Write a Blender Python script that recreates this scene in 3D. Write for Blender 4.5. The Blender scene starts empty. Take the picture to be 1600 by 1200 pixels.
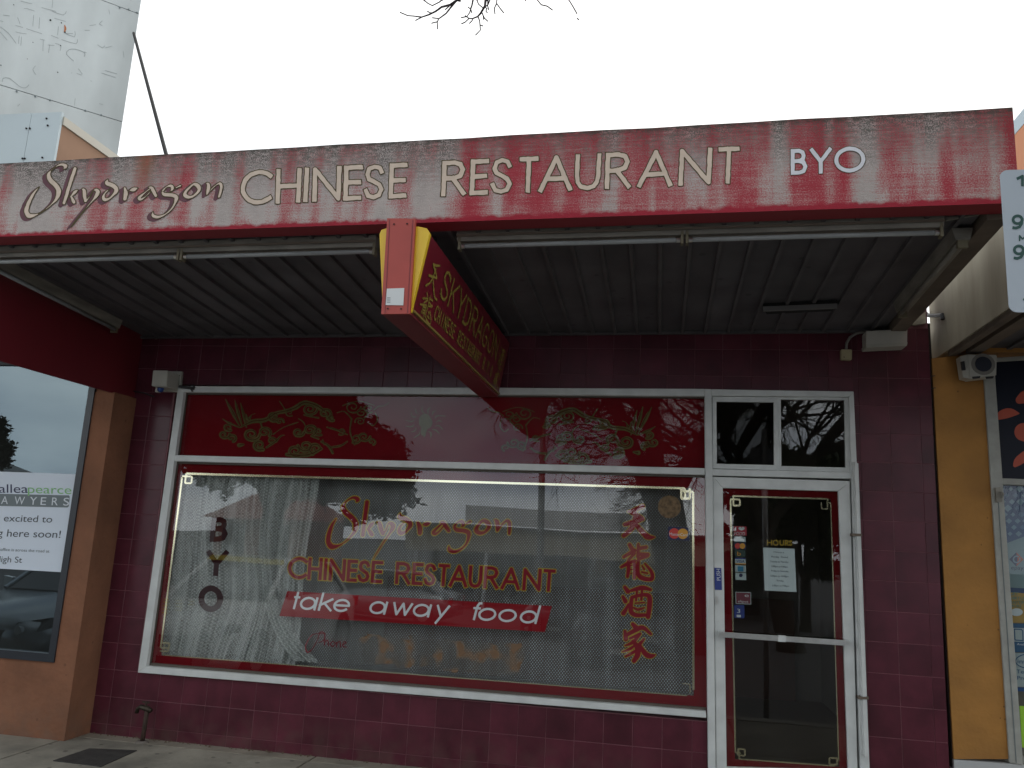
import bpy, bmesh, math, random
import numpy as np
from mathutils import Vector, Matrix
random.seed(7)
S = bpy.context.scene
COL = S.collection

# ------------------------------------------------------------------ camera
CAM = np.array([3.3615, -6.0011, 1.6107]); YAW, PIT, ROL, FPX = 0.1857, 0.1910, 0.0509, 1269.42
_f = np.array([-math.sin(YAW)*math.cos(PIT), math.cos(YAW)*math.cos(PIT), math.sin(PIT)])
_r0 = np.array([math.cos(YAW), math.sin(YAW), 0.0]); _u0 = np.cross(_r0, _f)
_r = _r0*math.cos(ROL) + _u0*math.sin(ROL); _u = -_r0*math.sin(ROL) + _u0*math.cos(ROL)
cd = bpy.data.cameras.new('camera'); cam = bpy.data.objects.new('camera', cd); COL.objects.link(cam)
cam.matrix_world = Matrix(((_r[0], _u[0], -_f[0], CAM[0]), (_r[1], _u[1], -_f[1], CAM[1]), (_r[2], _u[2], -_f[2], CAM[2]), (0, 0, 0, 1)))
cd.sensor_width = 36; cd.lens = 36*FPX/1600; cd.clip_start = 0.05; cd.clip_end = 2000
S.camera = cam

# ------------------------------------------------------------------ daylight under cloud
SUN_EL, SUN_AZ = math.radians(48), math.radians(12)       # sun behind the cloud, beyond the shop
w = bpy.data.worlds.new("World"); S.world = w; w.use_nodes = True
nt = w.node_tree; nt.nodes.clear(); N = nt.nodes.new; L = nt.links.new
wo = N('ShaderNodeOutputWorld'); bg = N('ShaderNodeBackground'); L(bg.outputs[0], wo.inputs[0])
sky = N('ShaderNodeTexSky'); sky.sky_type = 'NISHITA'; sky.sun_disc = False
sky.sun_elevation = SUN_EL; sky.sun_rotation = SUN_AZ; sky.air_density = 1.0; sky.dust_density = 2.0
tc = N('ShaderNodeTexCoord'); mp = N('ShaderNodeMapping'); mp.inputs['Scale'].default_value = (1.1, 1.1, 3.0)
mp.inputs['Location'].default_value = (3.1, 0.4, 1.35)
L(tc.outputs['Generated'], mp.inputs[0])
no = N('ShaderNodeTexNoise'); no.inputs['Scale'].default_value = 1.6; no.inputs['Detail'].default_value = 7; no.inputs['Roughness'].default_value = .52
L(mp.outputs[0], no.inputs[0])
cr = N('ShaderNodeValToRGB'); cr.color_ramp.elements[0].position = .36; cr.color_ramp.elements[0].color = (3.6, 4.3, 5.4, 1)
cr.color_ramp.elements[1].position = .62; cr.color_ramp.elements[1].color = (11, 11.3, 11.2, 1)
L(no.outputs[0], cr.inputs[0])
dt = N('ShaderNodeVectorMath'); dt.operation = 'DOT_PRODUCT'; L(tc.outputs['Generated'], dt.inputs[0])
dt.inputs[1].default_value = (math.sin(SUN_AZ)*math.cos(SUN_EL), math.cos(SUN_AZ)*math.cos(SUN_EL), math.sin(SUN_EL))
gl = N('ShaderNodeMapRange'); gl.inputs[1].default_value = 0.1; gl.inputs[2].default_value = 1.0; gl.inputs[3].default_value = 0.0; gl.inputs[4].default_value = 1.0
L(dt.outputs['Value'], gl.inputs[0])
mx2 = N('ShaderNodeMix'); mx2.data_type = 'RGBA'; L(gl.outputs[0], mx2.inputs[0]); L(cr.outputs[0], mx2.inputs[6]); mx2.inputs[7].default_value = (8.2, 8.2, 8.0, 1)
mx = N('ShaderNodeMix'); mx.data_type = 'RGBA'; mx.inputs[0].default_value = .93
# the low band of sky is brighter, as under a broken cloud deck
sxyz = N('ShaderNodeSeparateXYZ'); L(tc.outputs['Generated'], sxyz.inputs[0])
hz = N('ShaderNodeMapRange'); hz.inputs[1].default_value = .02; hz.inputs[2].default_value = .36; hz.inputs[3].default_value = 1.45; hz.inputs[4].default_value = .9; L(sxyz.outputs[2], hz.inputs[0])
hv = N('ShaderNodeVectorMath'); hv.operation = 'SCALE'; L(mx2.outputs[2], hv.inputs[0]); L(hz.outputs[0], hv.inputs['Scale'])
L(sky.outputs[0], mx.inputs[6]); L(hv.outputs[0], mx.inputs[7]); L(mx.outputs[2], bg.inputs[0])
bg.inputs[1].default_value = 0.12
sd = bpy.data.lights.new('sun', 'SUN'); sd.energy = 0.6; sd.angle = math.radians(25); sd.color = (1, .97, .92)
sun = bpy.data.objects.new('sun', sd); COL.objects.link(sun)
sv = Vector((math.sin(SUN_AZ)*math.cos(SUN_EL), math.cos(SUN_AZ)*math.cos(SUN_EL), math.sin(SUN_EL)))
sun.rotation_euler = sv.to_track_quat('Z', 'Y').to_euler()
S.view_settings.view_transform = 'Standard'; S.view_settings.look = 'None'; S.view_settings.exposure = 0.7; S.view_settings.gamma = 1.0
S.view_settings.use_curve_mapping = False
S.cycles.max_bounces = 6; S.cycles.transparent_max_bounces = 16; S.cycles.sample_clamp_indirect = 6

# ------------------------------------------------------------------ helpers
def ray(px, py): return (px-800)/FPX*_r - (py-600)/FPX*_u + _f
def PA(px, py, ax, v):
    d = ray(px, py); p = CAM + d*((v-CAM[ax])/d[ax]); return Vector(p)
def P(px, py, Y=0.0): return PA(px, py, 1, Y)          # a point of the photo on the upright plane y = Y
def PX(px, py, X): return PA(px, py, 0, X)
def PPL(px, py, o, n):
    d = ray(px, py); t = (np.array(o)-CAM).dot(np.array(n))/d.dot(np.array(n)); return Vector(CAM+d*t)

MATS = {}
def mat(name, col, rough=.6, metal=0, spec=.5, var=0.0, scale=8, bump=0, dark=None, rnd=0.0, stretch=None, spots=None, foot=None):
    if name in MATS: return MATS[name]
    m = bpy.data.materials.new(name); m.use_nodes = True; MATS[name] = m
    n = m.node_tree.nodes; l = m.node_tree.links.new; b = n['Principled BSDF']
    b.inputs['Roughness'].default_value = rough; b.inputs['Metallic'].default_value = metal; b.inputs['Specular IOR Level'].default_value = spec
    b.inputs['Base Color'].default_value = (*col, 1)
    if var or bump or rnd:
        g = n.new('ShaderNodeNewGeometry'); mpn = n.new('ShaderNodeMapping'); l(g.outputs['Position'], mpn.inputs[0])
        if stretch: mpn.inputs['Scale'].default_value = stretch
        t = n.new('ShaderNodeTexNoise'); t.inputs['Scale'].default_value = scale; t.inputs['Detail'].default_value = 6; l(mpn.outputs[0], t.inputs[0])
        mr = n.new('ShaderNodeMapRange'); mr.inputs[1].default_value = .3; mr.inputs[2].default_value = .7; l(t.outputs[0], mr.inputs[0])
        mxn = n.new('ShaderNodeMix'); mxn.data_type = 'RGBA'; l(mr.outputs[0], mxn.inputs[0])
        d = dark or tuple(c*(1-var) for c in col); mxn.inputs[6].default_value = (*d, 1); mxn.inputs[7].default_value = (*[min(1, c*(1+var*.5)) for c in col], 1)
        out = mxn.outputs[2]
        if rnd:
            oi = n.new('ShaderNodeObjectInfo'); m2 = n.new('ShaderNodeMapRange'); m2.inputs[3].default_value = 1-rnd; m2.inputs[4].default_value = 1+rnd; l(oi.outputs['Random'], m2.inputs[0])
            hs = n.new('ShaderNodeHueSaturation'); l(m2.outputs[0], hs.inputs['Value']); l(out, hs.inputs['Color']); out = hs.outputs[0]
        if spots:      # (cells per metre, share, darkest factor): gum, chips and grime of its own shape
            vo = n.new('ShaderNodeTexVoronoi'); vo.inputs['Scale'].default_value = spots[0]; l(mpn.outputs[0], vo.inputs['Vector'])
            m3 = n.new('ShaderNodeMapRange'); m3.inputs[1].default_value = spots[1]; m3.inputs[2].default_value = spots[1]*1.5; m3.inputs[3].default_value = spots[2]; m3.inputs[4].default_value = 1.0; l(vo.outputs['Distance'], m3.inputs[0])
            t3 = n.new('ShaderNodeTexNoise'); t3.inputs['Scale'].default_value = spots[0]*.22; t3.inputs['Detail'].default_value = 5; t3.inputs['Roughness'].default_value = .65; l(mpn.outputs[0], t3.inputs[0])
            m4 = n.new('ShaderNodeMapRange'); m4.inputs[1].default_value = .38; m4.inputs[2].default_value = .60; m4.inputs[3].default_value = spots[3] if len(spots) > 3 else .88; m4.inputs[4].default_value = 1.04; l(t3.outputs[0], m4.inputs[0])
            mm = n.new('ShaderNodeMath'); mm.operation = 'MULTIPLY'; l(m3.outputs[0], mm.inputs[0]); l(m4.outputs[0], mm.inputs[1])
            hs2 = n.new('ShaderNodeHueSaturation'); l(mm.outputs[0], hs2.inputs['Value']); l(out, hs2.inputs['Color']); out = hs2.outputs[0]
        if foot:       # splashed dust low on a wall: (height, colour)
            sz = n.new('ShaderNodeSeparateXYZ'); l(g.outputs['Position'], sz.inputs[0]); t5 = n.new('ShaderNodeTexNoise'); t5.inputs['Scale'].default_value = 9; t5.inputs['Detail'].default_value = 6; l(g.outputs['Position'], t5.inputs[0])
            m5 = n.new('ShaderNodeMapRange'); m5.inputs[1].default_value = 0; m5.inputs[2].default_value = foot[0]; m5.inputs[3].default_value = .5; m5.inputs[4].default_value = 0; l(sz.outputs[2], m5.inputs[0])
            m6 = n.new('ShaderNodeMapRange'); m6.inputs[1].default_value = .38; m6.inputs[2].default_value = .62; l(t5.outputs[0], m6.inputs[0]); mu = n.new('ShaderNodeMath'); mu.operation = 'MULTIPLY'; l(m5.outputs[0], mu.inputs[0]); l(m6.outputs[0], mu.inputs[1])
            mf = n.new('ShaderNodeMix'); mf.data_type = 'RGBA'; l(mu.outputs[0], mf.inputs[0]); l(out, mf.inputs[6]); mf.inputs[7].default_value = (*foot[1], 1); out = mf.outputs[2]
        l(out, b.inputs['Base Color'])
        if bump:
            t2 = n.new('ShaderNodeTexNoise'); t2.inputs['Scale'].default_value = scale*7; t2.inputs['Detail'].default_value = 5; l(mpn.outputs[0], t2.inputs[0])
            bp = n.new('ShaderNodeBump'); bp.inputs['Strength'].default_value = bump; bp.inputs['Distance'].default_value = .01
            l(t2.outputs[0], bp.inputs['Height']); l(bp.outputs[0], b.inputs['Normal'])
    return m

def tag(o, label=None, cat=None, group=None, kind=None):
    if label: o['label'] = label
    if cat: o['category'] = cat
    if group: o['group'] = group
    if kind: o['kind'] = kind
    return o
def mesh_obj(name, vs, fs, m, parent=None, smooth=False):
    me = bpy.data.meshes.new(name); me.from_pydata([tuple(v) for v in vs], [], fs); me.validate()
    if m: me.materials.append(m)
    if smooth:
        for p in me.polygons: p.use_smooth = True
    o = bpy.data.objects.new(name, me); COL.objects.link(o); o.parent = parent
    return o
def empty(name, loc=(0, 0, 0)):
    o = bpy.data.objects.new(name, None); o.empty_display_size = .1; COL.objects.link(o); o['base'] = 1; del o['base']
    return o
class MB:
    """collects solids, builds one mesh object"""
    def __init__(s): s.v = []; s.f = []
    def add(s, vs, fs):
        k = len(s.v); s.v += [tuple(v) for v in vs]; s.f += [tuple(i+k for i in f) for f in fs]; return s
    def box(s, x0, x1, y0, y1, z0, z1):
        return s.add([(x0, y0, z0), (x1, y0, z0), (x1, y1, z0), (x0, y1, z0), (x0, y0, z1), (x1, y0, z1), (x1, y1, z1), (x0, y1, z1)],
                     [(0, 3, 2, 1), (4, 5, 6, 7), (0, 1, 5, 4), (1, 2, 6, 5), (2, 3, 7, 6), (3, 0, 4, 7)])
    def prism(s, pts, off):
        """polygon of 3-D points (front face) extruded by off"""
        n = len(pts); a = [Vector(p) for p in pts]; b = [p+Vector(off) for p in a]
        nr = Vector((0, 0, 0))
        for i in range(n): nr += a[i].cross(a[(i+1) % n])
        fr = list(range(n)); bk = list(range(2*n-1, n-1, -1))
        if nr.dot(Vector(off)) > 0: fr = fr[::-1]; bk = bk[::-1]; sides = [(i, (i+1) % n, n+(i+1) % n, n+i) for i in range(n)]
        else: sides = [(i, n+i, n+(i+1) % n, (i+1) % n) for i in range(n)]
        return s.add(a+b, [tuple(fr), tuple(bk)]+sides)
    def px(s, pts, Y, depth):
        """polygon given in photo pixels on the plane y=Y, going depth metres back into the wall"""
        return s.prism([P(x, y, Y) for x, y in pts], (0, depth, 0))
    def bar(s, a, b, w, h=None, up=(0, 0, 1)):
        a = Vector(a); b = Vector(b); d = (b-a).normalized(); sd_ = d.cross(Vector(up))
        if sd_.length < 1e-4: sd_ = d.cross(Vector((1, 0, 0)))
        sd_.normalize(); u = sd_.cross(d); h = h or w
        c = [-sd_*w/2-u*h/2, sd_*w/2-u*h/2, sd_*w/2+u*h/2, -sd_*w/2+u*h/2]
        return s.prism([a+q for q in c], b-a)
    def tube(s, pts, rad, n=8, caps=True):
        pts = [Vector(p) for p in pts]; m = len(pts); rad = rad if isinstance(rad, (list, tuple)) else [rad]*m
        vs = []; fs = []; ref = None
        for i, p in enumerate(pts):
            d = (pts[min(i+1, m-1)]-pts[max(i-1, 0)]).normalized()
            if ref is None: ref = d.orthogonal().normalized()
            ref = (ref-d*ref.dot(d)); ref = ref.normalized() if ref.length > 1e-5 else d.orthogonal().normalized()
            q = d.cross(ref)
            for k in range(n):
                a = 2*math.pi*k/n; vs.append(p+(ref*math.cos(a)+q*math.sin(a))*rad[i])
        for i in range(m-1):
            for k in range(n): fs.append((i*n+k, i*n+(k+1) % n, (i+1)*n+(k+1) % n, (i+1)*n+k))
        if caps: fs.append(tuple(range(n))[::-1]); fs.append(tuple((m-1)*n+k for k in range(n)))
        return s.add(vs, fs)
    def build(s, name, m, parent=None, smooth=False): return mesh_obj(name, s.v, s.f, m, parent, smooth)
def bevel(o, w, seg=2):
    bm = bmesh.new(); bm.from_mesh(o.data); bmesh.ops.bevel(bm, geom=list(bm.edges), offset=w, segments=seg, affect='EDGES', clamp_overlap=True)
    bm.to_mesh(o.data); bm.free(); return o

# ---- painted / cut-vinyl shapes: a distance field of strokes, contoured into a flat mesh
class Ink:
    def __init__(s, x0, y0, x1, y1, st=1.0):
        s.x0, s.y0, s.st = x0, y0, st
        s.X, s.Y = np.meshgrid(np.arange(x0, x1+st, st), np.arange(y0, y1+st, st)); s.D = np.full(s.X.shape, 99.0)
    def cap(s, a, b, r0, r1):
        ax, ay = a; bx, by = b; m = max(r0, r1)+6
        j0 = max(0, int((min(ax, bx)-m-s.x0)/s.st)); j1 = int((max(ax, bx)+m-s.x0)/s.st)+2
        i0 = max(0, int((min(ay, by)-m-s.y0)/s.st)); i1 = int((max(ay, by)+m-s.y0)/s.st)+2
        X = s.X[i0:i1, j0:j1]; Y = s.Y[i0:i1, j0:j1]
        dx, dy = bx-ax, by-ay; L2 = dx*dx+dy*dy+1e-9
        t = np.clip(((X-ax)*dx+(Y-ay)*dy)/L2, 0, 1)
        d = np.hypot(X-ax-t*dx, Y-ay-t*dy)-(r0+(r1-r0)*t)
        s.D[i0:i1, j0:j1] = np.minimum(s.D[i0:i1, j0:j1], d)
    def sq(s, a, b, r):      # box cap
        ax, ay = a; bx, by = b; dx, dy = bx-ax, by-ay; Ln = math.hypot(dx, dy)+1e-9; dx /= Ln; dy /= Ln
        u = (s.X-ax)*dx+(s.Y-ay)*dy; v = np.abs(-(s.X-ax)*dy+(s.Y-ay)*dx)
        qx = np.abs(u-Ln/2)-Ln/2; qy = v-r
        d = np.hypot(np.maximum(qx, 0), np.maximum(qy, 0))+np.minimum(np.maximum(qx, qy), 0)
        s.D = np.minimum(s.D, d)
    def line(s, pts, r, square=True):
        for a, b in zip(pts[:-1], pts[1:]): s.cap(a, b, r, r)
        if square:
            for a, b in ((pts[0], pts[1]), (pts[-1], pts[-2])):
                L_ = math.hypot(a[0]-b[0], a[1]-b[1])+1e-9; e = (a[0]+(a[0]-b[0])/L_*r, a[1]+(a[1]-b[1])/L_*r); s.sq(e, a, r)
    def brush(s, pts, sub=5):
        p = [np.array(q, float) for q in pts]; p = [p[0]]+p+[p[-1]]; out = []
        for i in range(1, len(p)-2):
            for k in range(sub):
                t = k/sub; out.append(.5*((2*p[i])+(-p[i-1]+p[i+1])*t+(2*p[i-1]-5*p[i]+4*p[i+1]-p[i+2])*t*t+(-p[i-1]+3*p[i]-3*p[i+1]+p[i+2])*t**3))
        out.append(p[-2])
        for a, b in zip(out[:-1], out[1:]): s.cap(a[:2], b[:2], max(a[2], .1), max(b[2], .1))
    def poly(s, pts):
        ins = np.zeros(s.X.shape, bool); d = np.full(s.X.shape, 1e9); n = len(pts)
        for i in range(n):
            ax, ay = pts[i]; bx, by = pts[(i+1) % n]; dx, dy = bx-ax, by-ay
            t = np.clip(((s.X-ax)*dx+(s.Y-ay)*dy)/(dx*dx+dy*dy+1e-9), 0, 1); d = np.minimum(d, np.hypot(s.X-ax-t*dx, s.Y-ay-t*dy))
            c = ((ay > s.Y) != (by > s.Y)) & (s.X < (bx-ax)*(s.Y-ay)/(by-ay+1e-12)+ax); ins ^= c
        s.D = np.minimum(s.D, np.where(ins, -d, d))
    def rough(s, amp, seed=0):    # hand-painted wobble
        rg = np.random.RandomState(seed); h, w_ = s.D.shape; a = rg.rand(h//6+3, w_//6+3)
        i = np.arange(h)/6; j = np.arange(w_)/6; i0 = i.astype(int); j0 = j.astype(int); fi = (i-i0)[:, None]; fj = (j-j0)[None, :]
        A = a[i0][:, j0]*(1-fi)*(1-fj)+a[i0+1][:, j0]*fi*(1-fj)+a[i0][:, j0+1]*(1-fi)*fj+a[i0+1][:, j0+1]*fi*fj
        s.D = s.D+(A-.5)*2*amp
    def mesh(s, grow=0.0, D=None):
        D = (s.D if D is None else D)-grow; h, w_ = D.shape; ins = D < 0; V = []; F = []; idx = {}
        def vid(x, y):
            k = (round(x, 4), round(y, 4))
            if k not in idx: idx[k] = len(V); V.append((s.x0+x*s.st, s.y0+y*s.st))
            return idx[k]
        full = ins[:-1, :-1] & ins[1:, :-1] & ins[:-1, 1:] & ins[1:, 1:]; anyc = ins[:-1, :-1] | ins[1:, :-1] | ins[:-1, 1:] | ins[1:, 1:]
        for i in range(h-1):
            row = full[i]; j = 0
            js = np.nonzero(row)[0]
            if len(js):
                st = js[0]; pv = js[0]
                for q in list(js[1:])+[None]:
                    if q is None or q != pv+1:
                        F.append((vid(st, i), vid(pv+1, i), vid(pv+1, i+1), vid(st, i+1))); st = q
                    pv = q
        I, J = np.nonzero(anyc & ~full)
        for i, j in zip(I, J):
            cs = [(j, i), (j+1, i), (j+1, i+1), (j, i+1)]; ds = [D[i, j], D[i, j+1], D[i+1, j+1], D[i+1, j]]; pl = []
            for k in range(4):
                a, b = cs[k], cs[(k+1) % 4]; da, db = ds[k], ds[(k+1) % 4]
                if da < 0: pl.append(a)
                if (da < 0) != (db < 0):
                    t = da/(da-db); pl.append((a[0]+(b[0]-a[0])*t, a[1]+(b[1]-a[1])*t))
            if len(pl) >= 3: F.append(tuple(vid(*q) for q in pl))
        F = [f for f in F if len(set(f)) >= 3]; F = [tuple(dict.fromkeys(f)) for f in F]
        return V, F
    def obj(s, name, m, mapf, parent=None, grow=0.0, D=None, split=False):
        V, F = s.mesh(grow, D)
        if split:      # every letter an object of its own
            par = list(range(len(V)))
            def find(a):
                while par[a] != a: par[a] = par[par[a]]; a = par[a]
                return a
            for f in F:
                for q in f[1:]: par[find(q)] = find(f[0])
            # T-junction vertices on long runs: join what touches on the grid
            pos = {}
            for i, (x, y) in enumerate(V): pos.setdefault((round((x-s.x0)/s.st), round((y-s.y0)/s.st)), []).append(i)
            for (gx, gy), ids in pos.items():
                for d in ((0, 0), (1, 0), (0, 1), (1, 1), (-1, 1)):
                    for j in pos.get((gx+d[0], gy+d[1]), []):
                        if abs(V[j][0]-V[ids[0]][0]) <= s.st*1.01 and abs(V[j][1]-V[ids[0]][1]) <= s.st*1.01: par[find(j)] = find(ids[0])
            groups = {}
            for f in F: groups.setdefault(find(f[0]), []).append(f)
            out = []
            for fs in sorted(groups.values(), key=lambda q: V[q[0][0]][0]):
                ids = sorted({i for f in fs for i in f}); mp_ = {a: b for b, a in enumerate(ids)}
                if len(fs) < 6: continue
                out.append(mesh_obj(name, [mapf(*V[i]) for i in ids], [tuple(mp_[i] for i in f)[::-1] for f in fs], m, parent))
            return out
        return mesh_obj(name, [mapf(x, y) for x, y in V], [f[::-1] for f in F], m, parent)

def arc(cx, cy, rx, ry, a0, a1, n=14): return [(cx+rx*math.cos(math.radians(a0+(a1-a0)*i/n)), cy+ry*math.sin(math.radians(a0+(a1-a0)*i/n))) for i in range(n+1)]
GL = {
 'C': [[(min(1, x/.86), y) for x, y in arc(.5, .5, .5, .5, 47, 313, 18)]], 'H': [[(0, 0), (0, 1)], [(1, 0), (1, 1)], [(0, .5), (1, .5)]],
 'I': [[(.5, 0), (.5, 1)]], 'N': [[(0, 0), (0, 1), (1, 0), (1, 1)]], 'E': [[(0, 0), (0, 1)], [(0, 1), (1, 1)], [(0, .52), (.93, .52)], [(0, 0), (1, 0)]],
 'S': [[(.93, .82), (.8, .95), (.5, 1), (.2, .93), (.08, .75), (.2, .6), (.5, .51), (.82, .4), (.96, .24), (.82, .06), (.5, 0), (.18, .05), (.03, .22)]],
 'R': [[(0, 0), (0, 1)], [(0, 1), (.5, 1), (.8, .94), (.93, .76), (.8, .57), (.5, .5), (0, .5)], [(.45, .5), (1, 0)]],
 'T': [[(0, 1), (1, 1)], [(.5, 1), (.5, 0)]], 'A': [[(0, 0), (.5, 1), (1, 0)], [(.19, .33), (.81, .33)]],
 'U': [[(0, 1), (0, .38), (.05, .2), (.2, .05), (.5, 0), (.8, .05), (.95, .2), (1, .38), (1, 1)]],
 'B': [[(0, 0), (0, 1)], [(0, 1), (.5, 1), (.78, .93), (.86, .76), (.78, .6), (.5, .53), (0, .53)], [(.5, .53), (.84, .47), (1, .27), (.86, .06), (.5, 0), (0, 0)]],
 'Y': [[(0, 1), (.5, .47), (1, 1)], [(.5, .47), (.5, 0)]], 'O': [arc(.5, .5, .5, .5, 0, 360, 24)],
 'K': [[(0, 0), (0, 1)], [(1, 1), (0, .4)], [(.3, .58), (1, 0)]], 'D': [[(0, 0), (0, 1)], [(0, 1), (.5, 1), (.85, .85), (1, .5), (.85, .15), (.5, 0), (0, 0)]],
 'G': [[(min(1, x/.95), y) for x, y in arc(.5, .5, .5, .5, 45, 330, 16)], [(.95, .2), (.95, .45), (.55, .45)]], 'M': [[(0, 0), (0, 1), (.5, .3), (1, 1), (1, 0)]],
 '.': [[(.45, 0), (.55, 0)]], 'P': [[(0, 0), (0, 1)], [(0, 1), (.55, 1), (.9, .9), (1, .74), (.9, .57), (.55, .48), (0, .48)]], '1': [[(.2, .75), (.6, 1), (.6, 0)]],
 '9': [arc(.5, .68, .45, .32, 0, 360, 18), [(.95, .68), (.9, .35), (.7, .1), (.35, 0), (.12, .03)]],
 't': [[(.38, 1.38), (.38, 0)], [(0, 1), (.9, 1)]], 'a': [arc(.47, .5, .47, .5, 0, 360, 22), [(1, 1), (1, 0)]], 'k': [[(0, 1.5), (0, 0)], [(.92, 1), (.0, .42)], [(.32, .62), (1, 0)]],
 'e': [[(.04, .5), (.98, .5)]+arc(.5, .5, .48, .5, 8, 318, 20)], 'w': [[(0, 1), (.27, 0), (.52, 1), (.76, 0), (1, 1)]], 'y': [[(0, 1), (.5, .06)], [(1, 1), (.2, -.55)]],
 'f': [[(1, 1.47), (.7, 1.45), (.5, 1.25), (.45, 1.0), (.45, 0)], [(0, 1), (.95, 1)]], 'o': [arc(.5, .5, .5, .5, 0, 360, 24)], 'd': [arc(.47, .5, .47, .5, 0, 360, 22), [(1, 1.5), (1, 0)]],
}
def letter(ink, ch, xl, xr, yt, yb, r, slant=0.0, lean=None, jit=0.0):
    """ch in the pixel box; yt/yb may be functions of x for a sloping line"""
    T = yt if callable(yt) else (lambda x: yt); B = yb if callable(yb) else (lambda x: yb)
    for st in GL[ch]:
        pts = []
        for u, v in st:
            x = xl+r+u*(xr-xl-2*r) if xr-xl > 2*r+.1 else (xl+xr)/2
            t, b = T(x)+r, B(x)-r; y = b+(t-b)*v
            x += slant*(b-y)
            if jit: x += random.uniform(-jit, jit); y += random.uniform(-jit, jit)
            pts.append((x, y))
        ink.line(pts, r)

def text_obj(name, s, m, O, R, U, parent=None, shear=0.0):
    """font text laid from point O (left baseline) to R (right baseline); U = vector of the cap height"""
    c = bpy.data.curves.new('t', 'FONT'); c.body = s; c.size = 1; o = bpy.data.objects.new('t', c); COL.objects.link(o)
    dg = bpy.context.evaluated_depsgraph_get(); me = bpy.data.meshes.new_from_object(o.evaluated_get(dg)); bpy.data.objects.remove(o); bpy.data.curves.remove(c)
    if not len(me.vertices): return None
    xs = [v.co.x for v in me.vertices]; x0, x1 = min(xs), max(xs); O, R, U = Vector(O), Vector(R), Vector(U)
    for v in me.vertices:
        u = (v.co.x-x0)/(x1-x0); vv = v.co.y/.7; v.co = O+(R-O)*u+U*(vv)+(R-O).normalized()*shear*vv*U.length
    me.name = name; me.materials.clear(); me.materials.append(m); ob = bpy.data.objects.new(name, me); COL.objects.link(ob); ob.parent = parent
    return ob
def text_px(name, s, m, xl, yl, xr, yr, h, Y, parent=None, shear=0.0):
    O = P(xl, yl, Y); R_ = P(xr, yr, Y); return text_obj(name, s, m, O, R_, P(xl, yl-h, Y)-O, parent, shear)
# ------------------------------------------------------------------ materials
tile_m = mat('maroon_tile', (.092, .0185, .031), .29, spec=.33, var=.30, scale=5, rnd=.16, spots=(26, .05, .7), foot=(.28, (.10, .065, .055)))
grout_m = mat('grout', (.22, .092, .108), .8, var=.3, scale=12)
alu = mat('aluminium_white', (.60, .62, .61), .42, spec=.5, var=.12, scale=9)
rebate_shade = mat('rebate_shadow_line', (.09, .075, .06), .6)  # brown shadow line along the frame, put into the rebate's colour
filmred = mat('red_film', (.145, .008, .012), .6, spec=0, var=.12, scale=3)
gold = mat('gold_line', (.86, .78, .55), .16, metal=1.0)
goldp = mat('gold_paint', (.40, .29, .045), .6, spec=0, var=.2, scale=10)
cream = mat('cream_paint', (.62, .50, .40), .7, var=.12, scale=14)
mauve = mat('mauve_shadow_paint', (.13, .050, .065), .8, var=.25, scale=14)
olive = mat('dark_olive_paint', (.07, .05, .015), .8)
signred_l = mat('red_letter', (.22, .02, .03), .6, spec=0)
brownl = mat('brown_letter', (.035, .012, .014), .6, spec=0)
white = mat('white_print', (.62, .64, .67), .6, spec=0)
palewhite = mat('white_paint_letters', (.68, .68, .72), .7, var=.12, scale=12)
black = mat('black_rubber', (.02, .02, .022), .6)
navy = mat('navy_print', (.02, .025, .08), .5)
steel = mat('brushed_steel', (.62, .62, .60), .3, metal=1.0, var=.1, scale=30)
grey_soffit = mat('soffit_steel', (.090, .085, .093), .6, var=.35, scale=3, rnd=.16, spots=(5, .08, .6))
rib_m = mat('rib_steel', (.088, .083, .088), .6, var=.25, scale=6)
dirtywhite = mat('dirty_white_enamel', (.22, .205, .175), .55, var=.35, scale=5, stretch=(1, 1, 4))
tubem = mat('tube_glass', (.27, .285, .29), .25)
brass = mat('aged_brass', (.16, .14, .09), .6)
plaswhite = mat('white_plastic', (.46, .45, .40), .5, var=.08, scale=9)
timber = mat('weathered_timber', (.14, .11, .085), .8, var=.4, scale=4, bump=.3)
darkroom = mat('dark_interior', (.20, .18, .155), .9)
flr_in = mat('interior_carpet', (.20, .16, .12), .9)
redmetal = mat('red_metal', (.42, .06, .045), .45, var=.12, scale=5)
yellow = mat('yellow_acrylic', (.78, .52, .03), .35)
facered = mat('sign_face_red', (.15, .010, .02), .35)
signbottom = mat('sign_channel_red', (.16, .018, .024), .5)
goldletter = mat('sign_gold_letter', (.25, .19, .035), .5)

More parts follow.
